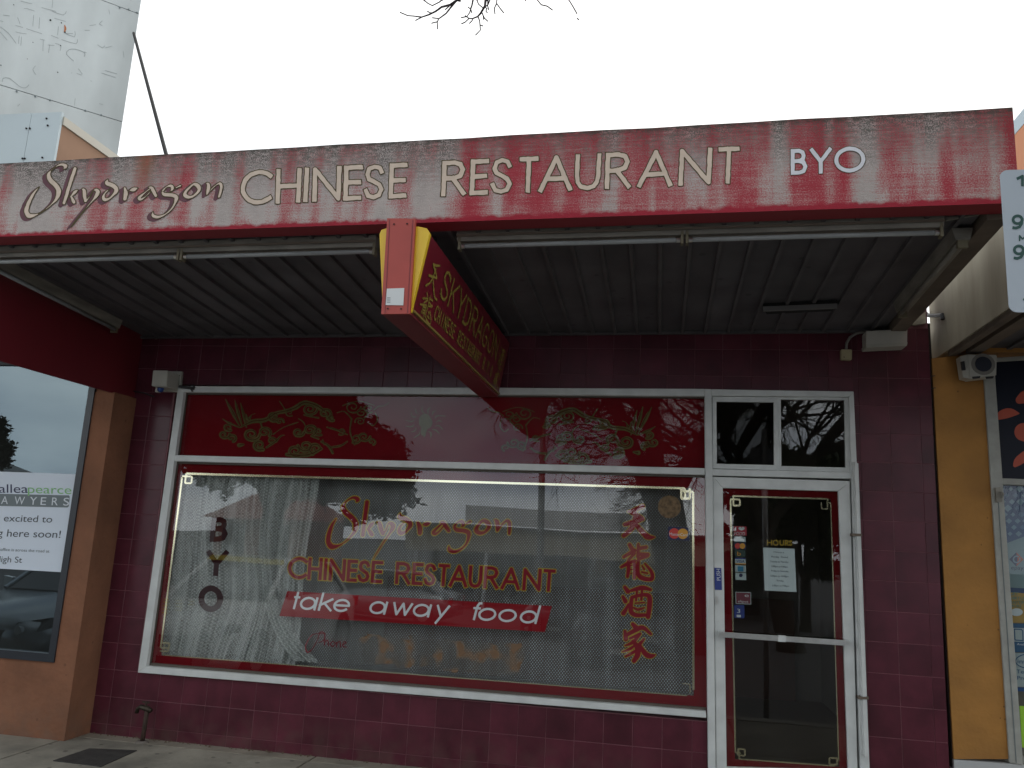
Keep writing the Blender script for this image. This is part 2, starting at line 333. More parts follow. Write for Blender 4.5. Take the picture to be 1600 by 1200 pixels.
def thin_glass(name, k, tint=(1, 1, 1), rough=0.0, wave=0.0, gc=(1, 1, 1)):
    m = bpy.data.materials.new(name); m.use_nodes = True; n = m.node_tree.nodes; l = m.node_tree.links.new; n.clear()
    o = n.new('ShaderNodeOutputMaterial'); t = n.new('ShaderNodeBsdfTransparent'); t.inputs[0].default_value = (*tint, 1)
    g = n.new('ShaderNodeBsdfGlossy'); g.inputs['Roughness'].default_value = rough; g.inputs['Color'].default_value = (*gc, 1); f = n.new('ShaderNodeFresnel'); ge = n.new('ShaderNodeNewGeometry'); mi = n.new('ShaderNodeMapRange'); mi.inputs[3].default_value = 1.52; mi.inputs[4].default_value = 1/1.52; l(ge.outputs['Backfacing'], mi.inputs[0]); l(mi.outputs[0], f.inputs[0])
    mu = n.new('ShaderNodeMath'); mu.operation = 'MULTIPLY'; mu.inputs[1].default_value = k; mu.use_clamp = True; l(f.outputs[0], mu.inputs[0])
    mx = n.new('ShaderNodeMixShader'); l(mu.outputs[0], mx.inputs[0]); l(t.outputs[0], mx.inputs[1]); l(g.outputs[0], mx.inputs[2]); l(mx.outputs[0], o.inputs[0])
    if wave:
        gp = n.new('ShaderNodeNewGeometry'); tx = n.new('ShaderNodeTexNoise'); tx.inputs['Scale'].default_value = 1.1; tx.inputs['Detail'].default_value = 1
        bp = n.new('ShaderNodeBump'); bp.inputs['Strength'].default_value = wave; bp.inputs['Distance'].default_value = .004
        l(gp.outputs['Position'], tx.inputs[0]); l(tx.outputs[0], bp.inputs['Height']); l(bp.outputs[0], g.inputs['Normal'])
    return m
glass_main = thin_glass('shop_glass', 1.5, (.97, .99, .98), wave=.5)
glass_fan = thin_glass('fanlight_glass', .65, (.97, .99, .98), wave=.5)
glass_dark = thin_glass('tinted_glass', 2.5, (.25, .28, .30), wave=.3, gc=(.72, .90, 1.0))
glass_door = thin_glass('door_glass', 1.4, (.8, .82, .8), wave=.3)

def lace(name, base, amt, k=240.0, colr=(.62, .64, .60)):
    m = bpy.data.materials.new(name); m.use_nodes = True; n = m.node_tree.nodes; l = m.node_tree.links.new; n.clear()
    o = n.new('ShaderNodeOutputMaterial'); t = n.new('ShaderNodeBsdfTransparent'); d = n.new('ShaderNodeBsdfDiffuse'); d.inputs[0].default_value = (*colr, 1)
    uv = n.new('ShaderNodeUVMap'); sp = n.new('ShaderNodeSeparateXYZ'); l(uv.outputs[0], sp.inputs[0])
    def M(op, a, b=None):
        q = n.new('ShaderNodeMath'); q.operation = op
        for i, v in enumerate((a, b)):
            if v is None: continue
            if isinstance(v, (int, float)): q.inputs[i].default_value = v
            else: l(v, q.inputs[i])
        return q.outputs[0]
    sx = M('SINE', M('MULTIPLY', sp.outputs[0], k)); sy = M('SINE', M('MULTIPLY', sp.outputs[1], k*.82))
    pr = M('MULTIPLY', sx, sy); dots = M('MULTIPLY', M('MAXIMUM', M('MINIMUM', M('SUBTRACT', pr, .12), .4), 0.0), 2.5)
    col = M('GREATER_THAN', M('ABSOLUTE', sx), .3)
    nz = n.new('ShaderNodeTexNoise'); nz.inputs['Scale'].default_value = 55; nz.inputs['Detail'].default_value = 3; l(uv.outputs[0], nz.inputs[0])
    fac = M('ADD', M('ADD', base, M('MULTIPLY', dots, amt)), M('ADD', M('MULTIPLY', col, amt*.10), M('MULTIPLY', M('SUBTRACT', nz.outputs[0], .5), .5)))
    mp_ = n.new('ShaderNodeMapping'); mp_.inputs['Scale'].default_value = (1, .06, 1); l(uv.outputs[0], mp_.inputs[0])
    n2 = n.new('ShaderNodeTexNoise'); n2.inputs['Scale'].default_value = 9; n2.inputs['Detail'].default_value = 5; n2.inputs['Roughness'].default_value = .65; l(mp_.outputs[0], n2.inputs[0])
    fac = M('MULTIPLY', fac, M('ADD', .1, M('MULTIPLY', n2.outputs[0], 1.8)))  # vertical opacity streaks stand in for the shading of the folds
    c = n.new('ShaderNodeClamp'); l(fac, c.inputs[0]); mx = n.new('ShaderNodeMixShader'); l(c.outputs[0], mx.inputs[0]); l(t.outputs[0], mx.inputs[1]); l(d.outputs[0], mx.inputs[2]); l(mx.outputs[0], o.inputs[0])
    return m
lace_m = lace('lace_net', .09, .47, 300.0, (.56, .575, .58)); drape_m = lace('lace_drape', .40, .30, 300.0, colr=(.56, .585, .57))

def fascia_material():
    m = bpy.data.materials.new('weathered_red_fascia'); m.use_nodes = True; n = m.node_tree.nodes; l = m.node_tree.links.new; b = n['Principled BSDF']
    b.inputs['Roughness'].default_value = .85; b.inputs['Specular IOR Level'].default_value = .2
    g = n.new('ShaderNodeNewGeometry'); sp = n.new('ShaderNodeSeparateXYZ'); l(g.outputs['Position'], sp.inputs[0])
    def noise(sc, scl, det=5, off=(0, 0, 0), ro=.55):
        mp = n.new('ShaderNodeMapping'); mp.inputs['Scale'].default_value = scl; mp.inputs['Location'].default_value = off; l(g.outputs['Position'], mp.inputs[0])
        t = n.new('ShaderNodeTexNoise'); t.inputs['Scale'].default_value = sc; t.inputs['Detail'].default_value = det; t.inputs['Roughness'].default_value = ro; l(mp.outputs[0], t.inputs[0]); return t.outputs[0]
    def M(op, a, b_=None, c=None, cl=False):
        q = n.new('ShaderNodeMath'); q.operation = op; q.use_clamp = cl
        for i, v in enumerate((a, b_, c)):
            if v is None: continue
            if isinstance(v, (int, float)): q.inputs[i].default_value = v
            else: l(v, q.inputs[i])
        return q.outputs[0]
    def MR(v, a, b_, c=0., d=1.):
        q = n.new('ShaderNodeMapRange'); q.inputs[1].default_value = a; q.inputs[2].default_value = b_; q.inputs[3].default_value = c; q.inputs[4].default_value = d; l(v, q.inputs[0]); return q.outputs[0]
    def MIX(f, a, b_):
        q = n.new('ShaderNodeMix'); q.data_type = 'RGBA'; l(f, q.inputs[0])
        for i, v in ((6, a), (7, b_)):
            if isinstance(v, tuple): q.inputs[i].default_value = (*v, 1)
            else: l(v, q.inputs[i])
        return q.outputs[2]
    x, z = sp.outputs[0], sp.outputs[2]
    zr = M('SUBTRACT', z, M('MULTIPLY_ADD', x, .0135, 3.26))              # height above the lower edge
    band = noise(3.2, (1.9, 1, .10), 3, (2, 0, 1), .45); streak = noise(2.6, (2.6, 1, .55), 5, (0, 0, 0), .55); grain = noise(24, (1, 1, 2.6), 5); fine = noise(150, (1, 1, 1), 2)
    brush = noise(9, (.45, 1, 11), 6, (1, 0, 5), .62); blot = noise(5, (1, 1, 1.2), 4, (9, 0, 3)); edge = noise(14, (1, 1, 1), 4, (4, 0, 0))
    bleach = M('ADD', M('ADD', M('MULTIPLY', MR(band, .36, .64), .62), M('MULTIPLY', MR(streak, .3, .7), .45)), M('ADD', M('MULTIPLY', MR(brush, .3, .7), .30), M('MULTIPLY', MR(blot, .3, .7), .28)))
    bleach = M('ADD', bleach, M('MULTIPLY', M('SUBTRACT', fine, .5), 1.2))
    bleach = M('ADD', bleach, M('MULTIPLY_ADD', x, -.062, .29))
    cr_ = n.new('ShaderNodeValToRGB'); l(M('MULTIPLY', bleach, .7), cr_.inputs[0]); e = cr_.color_ramp.elements
    e[0].position = .30; e[0].color = (.35, .040, .055, 1); e[1].position = .80; e[1].color = (.45, .40, .375, 1)
    for p_, c_ in ((.40, (.35, .058, .072, 1)), (.50, (.38, .12, .125, 1)), (.62, (.40, .215, .205, 1)), (.73, (.42, .32, .30, 1))): q = e.new(p_); q.color = c_
    bot = M('ADD', zr, M('MULTIPLY', M('SUBTRACT', edge, .5), .06))
    c1 = MIX(MR(bot, .012, .030), (.31, .024, .04), cr_.outputs[0])
    li = M('ADD', MR(zr, .19, .46), M('MULTIPLY', M('SUBTRACT', band, .5), 1.6)); li = M('ADD', li, M('MULTIPLY', M('SUBTRACT', blot, .5), .9))
    li = M('MULTIPLY', M('MINIMUM', M('MAXIMUM', li, 0.0), 1.0), MR(M('ADD', fine, M('MULTIPLY', M('SUBTRACT', grain, .5), .5)), .38, .56), None, True)
    c2 = MIX(M('MULTIPLY', li, .92, None, True), c1, MIX(MR(grain, .35, .65), (.085, .045, .045), (.10, .098, .085)))
    top = M('MULTIPLY', MR(zr, .45, .49), M('ADD', .45, MR(grain, .35, .6)), None, True)
    c3 = MIX(M('MULTIPLY', top, .85, None, True), c2, (.05, .046, .038))
    rust = M('MULTIPLY', MR(M('ABSOLUTE', M('SUBTRACT', x, .34)), .09, .02), MR(zr, .2, .42)); c4 = MIX(M('MULTIPLY', rust, .5), c3, (.25, .12, .05))
    l(c4, b.inputs['Base Color'])
    bp = n.new('ShaderNodeBump'); bp.inputs['Strength'].default_value = .5; bp.inputs['Distance'].default_value = .004; l(M('ADD', fine, grain), bp.inputs['Height']); l(bp.outputs[0], b.inputs['Normal'])
    return m
fascia_m = fascia_material()

# ------------------------------------------------------------------ ground
conc = mat('footpath_concrete', (.31, .285, .23), .85, var=.38, scale=2.2, bump=.7, rnd=.08, spots=(7, .10, .45, .68))
asph = mat('asphalt', (.085, .085, .086), .85, var=.25, scale=6, bump=.5)
pv = mesh_obj('pavement', [(-30, -2.75, -.03), (30, -2.75, -.03), (30, .3, -.03), (-30, .3, -.03)], [(0, 1, 2, 3)], mat('joint_dirt', (.05, .043, .035), .95)); tag(pv, kind='structure')
slab_me = {}
xj = [-12.0, -10.4, -8.8, -7.2, -5.6, -4.0, -2.45, -.98, .92, 2.5, 4.05, 5.6, 7.2, 8.8, 10.4, 12.0]
for a, b in zip(xj[:-1], xj[1:]):
    for (c, d) in ((-2.7, -1.35), (-1.335, -.14 if -1 < a < 5 else .25), (-.128, .25)):
        if c == -.128 and not -1 < a < 5: continue
        if b < -.9 and c > -1.4: d = min(d, .25)
        o = MB().box(a+.008, b-.008, c, d-.008, -.08, 0).build('slab', conc, pv)
        if c == -.128: o.data.materials[0] = mat('slab_strip', (.27, .24, .19), .85, var=.3, scale=4, bump=.4)
for side in (-1, 1):
    MB().box(*( (-30, -12.0) if side < 0 else (12.0, 30) ), -2.7, .25, -.08, 0).build('slab', conc, pv)
kb = MB().box(-30, 30, -2.9, -2.72, -.4, .004).build('kerb', mat('kerb_concrete', (.24, .23, .20), .85, var=.3, scale=3, bump=.3)); tag(kb, kind='structure')
prof = [(-2.9, -.15), (-8, -.36), (-14, -.65), (-22, -1.0), (-30, -1.3), (-60, -1.6), (-400, -1.6)]
vs = []; fs = []
for i, (y, z) in enumerate(prof): vs += [(-400, y, z), (400, y, z)]
for i in range(len(prof)-1): fs.append((2*i+2, 2*i+3, 2*i+1, 2*i))
rd = mesh_obj('road', vs, fs, asph); tag(rd, kind='structure')
gb = mesh_obj('ground', [(-400, .35, -.12), (400, .35, -.12), (400, 500, -.12), (-400, 500, -.12)], [(0, 1, 2, 3)], mat('back_ground', (.12, .11, .09), .9, var=.2, scale=1)); tag(gb, kind='structure')
# access cover set in the footpath
cv = MB().prism([PA(px, py, 2, .006) for px, py in ((83, 1188), (140, 1169), (214, 1172), (158, 1197))], (0, 0, -.02)).build('access_cover', mat('cover_iron', (.04, .038, .035), .7, var=.4, scale=14, bump=.4))
tag(cv, 'dark flat access cover set in the concrete footpath at the foot of the brown pilaster', 'cover')

# ------------------------------------------------------------------ restaurant building
B = empty('restaurant_building'); tag(B, 'single storey restaurant front faced with glazed maroon square tiles', 'building')
ZT = 3.5
wall = MB(); X0, X1 = -.97, 5.212
wall.box(X0, -.59, .003, .25, -.1, ZT); wall.box(-.59, 3.70, .003, .25, -.1, .478); wall.box(-.59, 4.71, .003, .25, 2.745, ZT); wall.box(4.71, X1, .003, .25, -.1, ZT)
wall.build('wall', grout_m, B)
MB().box(X0, X1, .02, .25, ZT, 3.62).build('parapet', mat('parapet_block', (.3, .27, .22), .9, var=.3, scale=5), B)
T = .2; tw = .0983; c_ = .002
tv = [(-tw, .0015, -tw), (tw, .0015, -tw), (tw, .0015, tw), (-tw, .0015, tw), (-tw+c_, 0, -tw+c_), (tw-c_, 0, -tw+c_), (tw-c_, 0, tw-c_), (-tw+c_, 0, tw-c_), (-tw, .012, -tw), (tw, .012, -tw), (tw, .012, tw), (-tw, .012, tw)]
tf = [(4, 5, 6, 7), (0, 1, 5, 4), (1, 2, 6, 5), (2, 3, 7, 6), (3, 0, 4, 7), (8, 9, 1, 0), (9, 10, 2, 1), (10, 11, 3, 2), (11, 8, 0, 3)]
tme = bpy.data.meshes.new('tile'); tme.from_pydata(tv, [], tf); tme.materials.append(tile_m)
def tiles(xa, xb, za, zb, xo, zo=.075):
    i = math.floor((xa-xo)/T+1e-6)
    while xo+i*T < xb-1e-6:
        l, r = max(xa, xo+i*T), min(xb, xo+i*T+T); k = math.floor((za-zo)/T+1e-6)
        while zo+k*T < zb-1e-6:
            b_, t_ = max(za, zo+k*T), min(zb, zo+k*T+T)
            if r-l > .02 and t_-b_ > .02:
                o = bpy.data.objects.new('tile', tme); COL.objects.link(o); o.parent = B
                o.location = ((l+r)/2, random.uniform(-.0006, .0006), (b_+t_)/2); o.scale = ((r-l)/T, 1, (t_-b_)/T)
            k += 1
        i += 1
tiles(X0, -.6, -.02, 3.24, 0); tiles(-.6, 3.70, -.02, .478, 0); tiles(-.6, 4.534, 2.745, 3.24, 0)
tiles(4.534, 4.70, 2.745, 3.24, 4.534); tiles(4.70, X1+.002, -.02, 3.24, 4.934)
# room behind
MB().box(-1, 5.2, 4.2, 4.3, -.1, 3.3).build('back_wall', darkroom, B); MB().box(-1, 5.2, .25, 4.2, -.1, .0).build('floor', flr_in, B)
MB().box(-1, 5.2, .25, 4.2, 3.2, 3.3).build('ceiling', darkroom, B); MB().box(-1.0, -.97, .0, 4.2, 0, 3.3).build('side_wall', darkroom, B); MB().box(5.2, 5.225, .25, 4.2, 0, 3.3).build('side_wall', darkroom, B)
MB().box(.0, 4.9, 4.1, 4.2, 0, 1.1).build('counter', mat('counter_wood', (.10, .045, .03), .5), B)

# ---- window and door frame
FY = -.035; GY = .022; IY = .027
fr = MB()
def fpx(pts, d=.075, Y=FY): fr.px(pts, Y, d)
fpx([(278, 603), (1101, 607.5), (1101, 619), (287, 612.5)])                      # head
fpx([(278, 603), (287, 612.5), (228.5, 1041), (215, 1051)])                       # left jamb
fpx([(228.5, 1041), (1103, 1111.5), (1104, 1122), (215, 1051)])                   # sill
fpx([(273.5, 711), (1101.5, 731.5), (1101.5, 742), (272.5, 720.5)], .07, FY+.003)  # transom
W1 = fr.build('window', alu, B); bevel(W1, .003, 1)
df = MB(); fr = df
fpx([(1101, 607.5), (1112, 608), (1118.5, 1215), (1106.5, 1214)], .08, FY-.004)      # mullion
fpx([(1112, 608), (1334, 611.5), (1326.5, 620), (1112, 618.5)])
fpx([(1334, 611.5), (1360, 1225), (1345, 1224), (1326.5, 620)])
fpx([(1112.3, 732.5), (1329.5, 738), (1330, 748), (1112.4, 743)])
D0 = df.build('door_frame', alu, B); bevel(D0, .003, 1)
rb = MB()
for pts in ([(287, 612.5), (1101, 619), (1101, 622), (289, 616)], [(272, 720.5), (1101.5, 742), (1101.5, 746), (274, 724)], [(287, 612), (291, 616), (234, 1037), (228, 1041)], [(233, 1036), (1103, 1106), (1103, 1111.5), (228, 1041)]):
    rb.px(pts, .004, .03)
rb.build('rebate', rebate_shade, W1)
# panes
def pane(name, pts, m, par, Y=GY):
    return mesh_obj(name, [P(x, y, Y) for x, y in pts], [(3, 2, 1, 0)] if False else [(0, 3, 2, 1)], m, par)
pane('pane', [(280, 608), (1104, 614), (1104, 738), (266, 716)], glass_fan, W1)
pane('pane', [(268, 716), (1104, 737), (1106, 1117), (220, 1046)], glass_main, W1)
# film behind the fanlight, border round the display pane
mesh_obj('red_film', [P(x, y, IY+.004) for x, y in ((280, 606), (1104, 612), (1104, 738), (266, 716))], [(0, 3, 2, 1)], filmred, W1)
out = [(268, 714), (1105, 735), (1107, 1118), (219, 1047)]; inn = [(286, 740), (1081, 762.5), (1084, 1087), (252, 1024)]
bd = MB()
for i in range(4):
    a, b = out[i], out[(i+1) % 4]; c, d = inn[(i+1) % 4], inn[i]; bd.add([P(*q, IY+.004) for q in (a, b, c, d)], [(0, 3, 2, 1)])
bd.build('red_border', filmred, W1)
gi = Ink(240, 728, 1096, 1098, .7)
def gl_line(g, pts, r): 
    for a, b in zip(pts[:-1], pts[1:]): g.sq(a, b, r)
gl_line(gi, [(291, 740), (1070, 763), (1070.5, 779)], 1.7); gl_line(gi, [(284.5, 746), (251, 1012), (265, 1013)], 1.3)
gl_line(gi, [(1064.5, 767), (1083, 768.5), (1083.5, 1078)], 1.7); gl_line(gi, [(257, 1006), (255, 1023.5), (1074, 1087)], .8)
gl_line(gi, [(291, 740), (289, 755), (299, 755), (300, 744.5), (284.5, 744)], 1.3); gl_line(gi, [(1064.5, 763), (1064.5, 779), (1078, 779), (1078, 763)], 1.7)
gl_line(gi, [(252, 1004), (264.5, 1005), (262.5, 1018), (250, 1017)], 1.3); gl_line(gi, [(1066, 1068), (1078, 1069), (1078.5, 1083)], .8)
gi.obj('gold_line', gold, lambda x, y: P(x, y, IY), W1)

# lettering on the display pane
SKY = [  # brush strokes of the script word, (x, y, half width) in photo pixels of the window word
 [(570,140,10),(588,100,32),(520,75,20),(440,110,9),(385,165,12),(362,230,32),(400,305,40),(480,375,40),(545,450,40),(558,520,38),(540,600,26),(480,680,15),(400,760,9),(320,812,10),(240,838,28),(175,835,42),(130,770,36),(132,680,32),(158,580,28),(195,490,18),(252,405,5)],
 [(735,145,30),(700,400,30),(668,662,26)], [(835,468,10),(800,500,28),(770,540,20),(742,572,10)], [(760,572,20),(795,630,30),(812,655,26)],
 [(900,460,10),(930,480,28),(952,560,32),(980,638,26)], [(985,650,14),(1040,560,10),(1070,485,10),(1112,482,28),(1138,512,36),(1130,560,32),(1090,630,15),(980,790,9),(900,920,9),(835,1030,4)],
 [(1255,320,6),(1250,378,34),(1330,410,36),(1398,460,36),(1408,510,32),(1372,568,20),(1320,618,20),(1262,628,32),(1236,590,26),(1255,522,14),(1312,470,7)],
 [(1530,465,22),(1558,540,36),(1560,628,32)], [(1612,500,10),(1665,488,32),(1715,470,12)],
 [(1880,460,8),(1928,470,28),(1962,520,32),(2010,590,28)], [(1920,470,12),(1842,540,15),(1772,618,26),(1800,642,20),(1862,600,12),(1930,520,9)],
 [(2102,520,18),(2150,462,11),(2218,452,28),(2240,498,24),(2218,530,10)], [(2102,545,20),(2140,580,30),(2240,590,32),(2318,622,34),(2320,700,24),(2282,800,15),(2202,880,15),(2100,918,26),(2022,890,28),(2015,830,7)], [(2282,485,9),(2348,452,18)],
 [(2500,452,8),(2560,435,24),(2618,470,36),(2640,530,28),(2580,610,20),(2500,628,30),(2442,590,34),(2462,520,22),(2540,440,14)],
 [(2730,425,10),(2765,450,30),(2775,530,30),(2765,598,12)], [(2772,598,10),(2840,500,12),(2900,445,14),(2940,442,26),(2964,500,26),(2955,638,20)] ]
sk = Ink(500, 765, 812, 885, .6)
for s_ in SKY: sk.brush([(500+x/10, 770+y/10, r/10) for x, y, r in s_])
sk.obj('letter_outline', goldp, lambda x, y: P(x, y, IY+.001), W1, grow=1.5, split=True); sk.obj('letter', signred_l, lambda x, y: P(x, y, IY-.001), W1, split=True)
LW = [('C',449,480),('H',480,502.5),('I',503.5,511.5),('N',513,539),('E',541,557.5),('S',557.5,577.5),('E',579,597),('R',617,641),('E',643,660),('S',661,680.5),('T',683.5,701),('A',701,730),('U',731,752.5),('R',755,778.5),('A',782,812),('N',816,844.5),('T',847.5,866)]
lt = lambda x: 870.3+(x-465)*.0490; lb = lambda x: 904.7+(x-465)*.0503
ck = Ink(440, 862, 876, 932, .7)
for ch, a, b in LW: letter(ck, ch, a, b, lt, lb, 2.55, slant=.07)
ck.obj('letter_outline', goldp, lambda x, y: P(x, y, IY+.001), W1, grow=1.4, split=True); ck.obj('letter', signred_l, lambda x, y: P(x, y, IY-.001), W1, split=True)
bn = mesh_obj('banner_film', [P(x, y, IY) for x, y in ((449, 923.5), (862.4, 947), (851.4, 987.5), (436.5, 962.5))], [(0, 3, 2, 1)], mat('banner_red', (.24, .012, .018), .6, spec=0), W1)
tk = Ink(440, 920, 866, 992, .7); tb = lambda x: 951.8+(x-458)*.0612; tt = lambda x: tb(x)-20.5
for ch, a, b in (('t', 455, 465.5), ('a', 466.5, 493), ('k', 496.5, 518), ('e', 518, 545), ('a', 575, 602), ('w', 610, 641), ('a', 643, 670.5), ('y', 678, 699), ('f', 735, 747), ('o', 745, 773), ('o', 776.5, 805), ('d', 810, 838.5)):
    letter(tk, ch, a, b, tt, tb, 1.75, slant=.27)
tk.obj('letter', white, lambda x, y: P(x, y, IY-.002), W1, split=True)
by = Ink(300, 800, 365, 965, .7); letter(by, 'B', 327.5, 355, 808, 846.5, 4.2, slant=.1); letter(by, 'Y', 320, 354, 860, 900, 4.0, slant=.1); letter(by, 'O', 310, 348.6, 914.6, 956.5, 4.6)
by.obj('letter', brownl, lambda x, y: P(x, y, IY-.001), W1, split=True)
ph = Ink(470, 975, 550, 1025, .6)
for s_ in ([(505,990,.5),(488,992,.7),(478,1008,.9),(480,1019,1.0),(488,1014,.6),(496,1000,.6),(500,988,.8),(507,990,.9),(506,1000,.8),(498,1004,.5)], [(508,990,.7),(507,1008,.8)], [(507,1004,.5),(512,1000,.8),(513,1009,.8)], [(520,1002,.6),(516,1006,.8),(520,1010,.7),(524,1005,.6),(520,1002,.5)], [(526,1003,.6),(526,1011,.7)], [(526,1006,.5),(531,1002,.7),(532,1011,.8)], [(535,1008,.5),(541,1004,.7),(537,1003,.6),(536,1010,.8),(542,1011,.5)]): ph.brush(s_)
ph.obj('letter', signred_l, lambda x, y: P(x, y, IY-.001), W1, split=True)
# made-up orange blotches in place of the blurred-out number under the banner
smm = bpy.data.materials.new('number_blur'); smm.use_nodes = True; n = smm.node_tree.nodes; l = smm.node_tree.links.new; n.clear()
o_ = n.new('ShaderNodeOutputMaterial'); t_ = n.new('ShaderNodeBsdfTransparent'); d_ = n.new('ShaderNodeBsdfDiffuse'); g_ = n.new('ShaderNodeNewGeometry')
q_ = n.new('ShaderNodeTexNoise'); q_.inputs['Scale'].default_value = 8.5; q_.inputs['Detail'].default_value = 2; q_.inputs['Roughness'].default_value = .4; l(g_.outputs['Position'], q_.inputs[0])
r_ = n.new('ShaderNodeMapRange'); r_.interpolation_type = 'SMOOTHSTEP'; r_.inputs[1].default_value = .44; r_.inputs[2].default_value = .64; r_.inputs[3].default_value = .16; r_.inputs[4].default_value = .72; l(q_.outputs[0], r_.inputs[0])
c_r = n.new('ShaderNodeMix'); c_r.data_type = 'RGBA'; l(r_.outputs[0], c_r.inputs[0]); c_r.inputs[6].default_value = (.13, .14, .12, 1); c_r.inputs[7].default_value = (.30, .125, .035, 1); l(c_r.outputs[2], d_.inputs[0])
m_x = n.new('ShaderNodeMixShader'); l(r_.outputs[0], m_x.inputs[0]); l(t_.outputs[0], m_x.inputs[1]); l(d_.outputs[0], m_x.inputs[2]); l(m_x.outputs[0], o_.inputs[0])
sm = Ink(550, 975, 840, 1068, 1.0); sm.line([(574, 1003), (640, 1008), (720, 1014), (812, 1020)], 12, False); sm.line([(580, 1020), (690, 1030), (800, 1040)], 15, False); sm.rough(5, 4)
sm.obj('number_blur', smm, lambda x, y: P(x, y, IY+.002), W1)

HAN = {
 'tian': [[(200,180,18),(300,150,30),(405,102,34)], [(230,198,14),(320,232,34),(400,280,32)], [(150,365,26),(280,330,36),(410,288,26)], [(310,200,24),(292,310,36),(240,430,36),(135,525,30)], [(315,370,30),(420,490,38),(490,545,40),(580,548,10)]],
 'long': [[(218,655,26),(268,740,32)], [(135,832,22),(290,738,28)], [(205,875,20),(290,780,22)], [(100,978,20),(200,925,28),(295,885,22)], [(200,900,22),(205,1000,28),(188,1115,22)], [(288,900,18),(294,1020,24),(288,1135,24)], [(230,958,9),(275,945,9)], [(230,1018,9),(275,1008,9)], [(235,1070,8),(275,1062,8)],
          [(345,650,20),(340,830,26)], [(345,712,26),(455,692,26)], [(345,790,26),(480,800,30)], [(350,862,24),(470,815,28)], [(345,880,24),(338,1060,30),(400,1135,34),(535,1150,30),(535,1050,26),(440,930,14)], [(400,960,12),(430,1010,16)], [(395,1050,14),(475,1068,14)]],
 'jiu': [[(150,70,26),(195,130,34)], [(122,205,22),(160,272,32)], [(130,445,34),(165,390,26),(200,310,12)], [(245,118,22),(400,78,34),(520,105,22)], [(252,220,26),(235,400,34),(300,468,32),(440,470,26)], [(255,215,24),(400,180,26),(500,200,34),(505,340,36),(485,495,34)], [(325,120,16),(312,262,16)], [(400,105,18),(388,250,18)], [(280,365,14),(340,392,20),(430,365,12)], [(300,300,12),(430,290,12)]],
 'jia': [[(265,600,28),(310,652,38)], [(152,705,22),(165,815,34)], [(165,765,26),(300,690,32),(410,652,32),(525,745,20)], [(225,808,18),(370,742,22)], [(372,742,18),(270,860,26),(155,912,12)], [(270,850,28),(328,930,38),(335,1040,40),(282,1130,32)], [(300,900,14),(220,960,22),(115,1000,10)], [(325,970,14),(250,1020,24),(158,1068,14)], [(425,818,18),(365,890,26)], [(355,900,26),(450,1030,38),(520,1062,36),(585,1045,12)]] }
hk = Ink(964, 782, 1032, 1042, .55)
for key, oy in (('tian', 780), ('long', 780), ('jiu', 910), ('jia', 910)):
    for s_ in HAN[key]: hk.brush([(960+x/9.225, oy+y/9.225, r/9.225) for x, y, r in s_])
hk.obj('character_outline', goldp, lambda x, y: P(x, y, IY+.001), W1, grow=1.1, split=True); hk.obj('brush_stroke', signred_l, lambda x, y: P(x, y, IY-.001), W1, split=True)

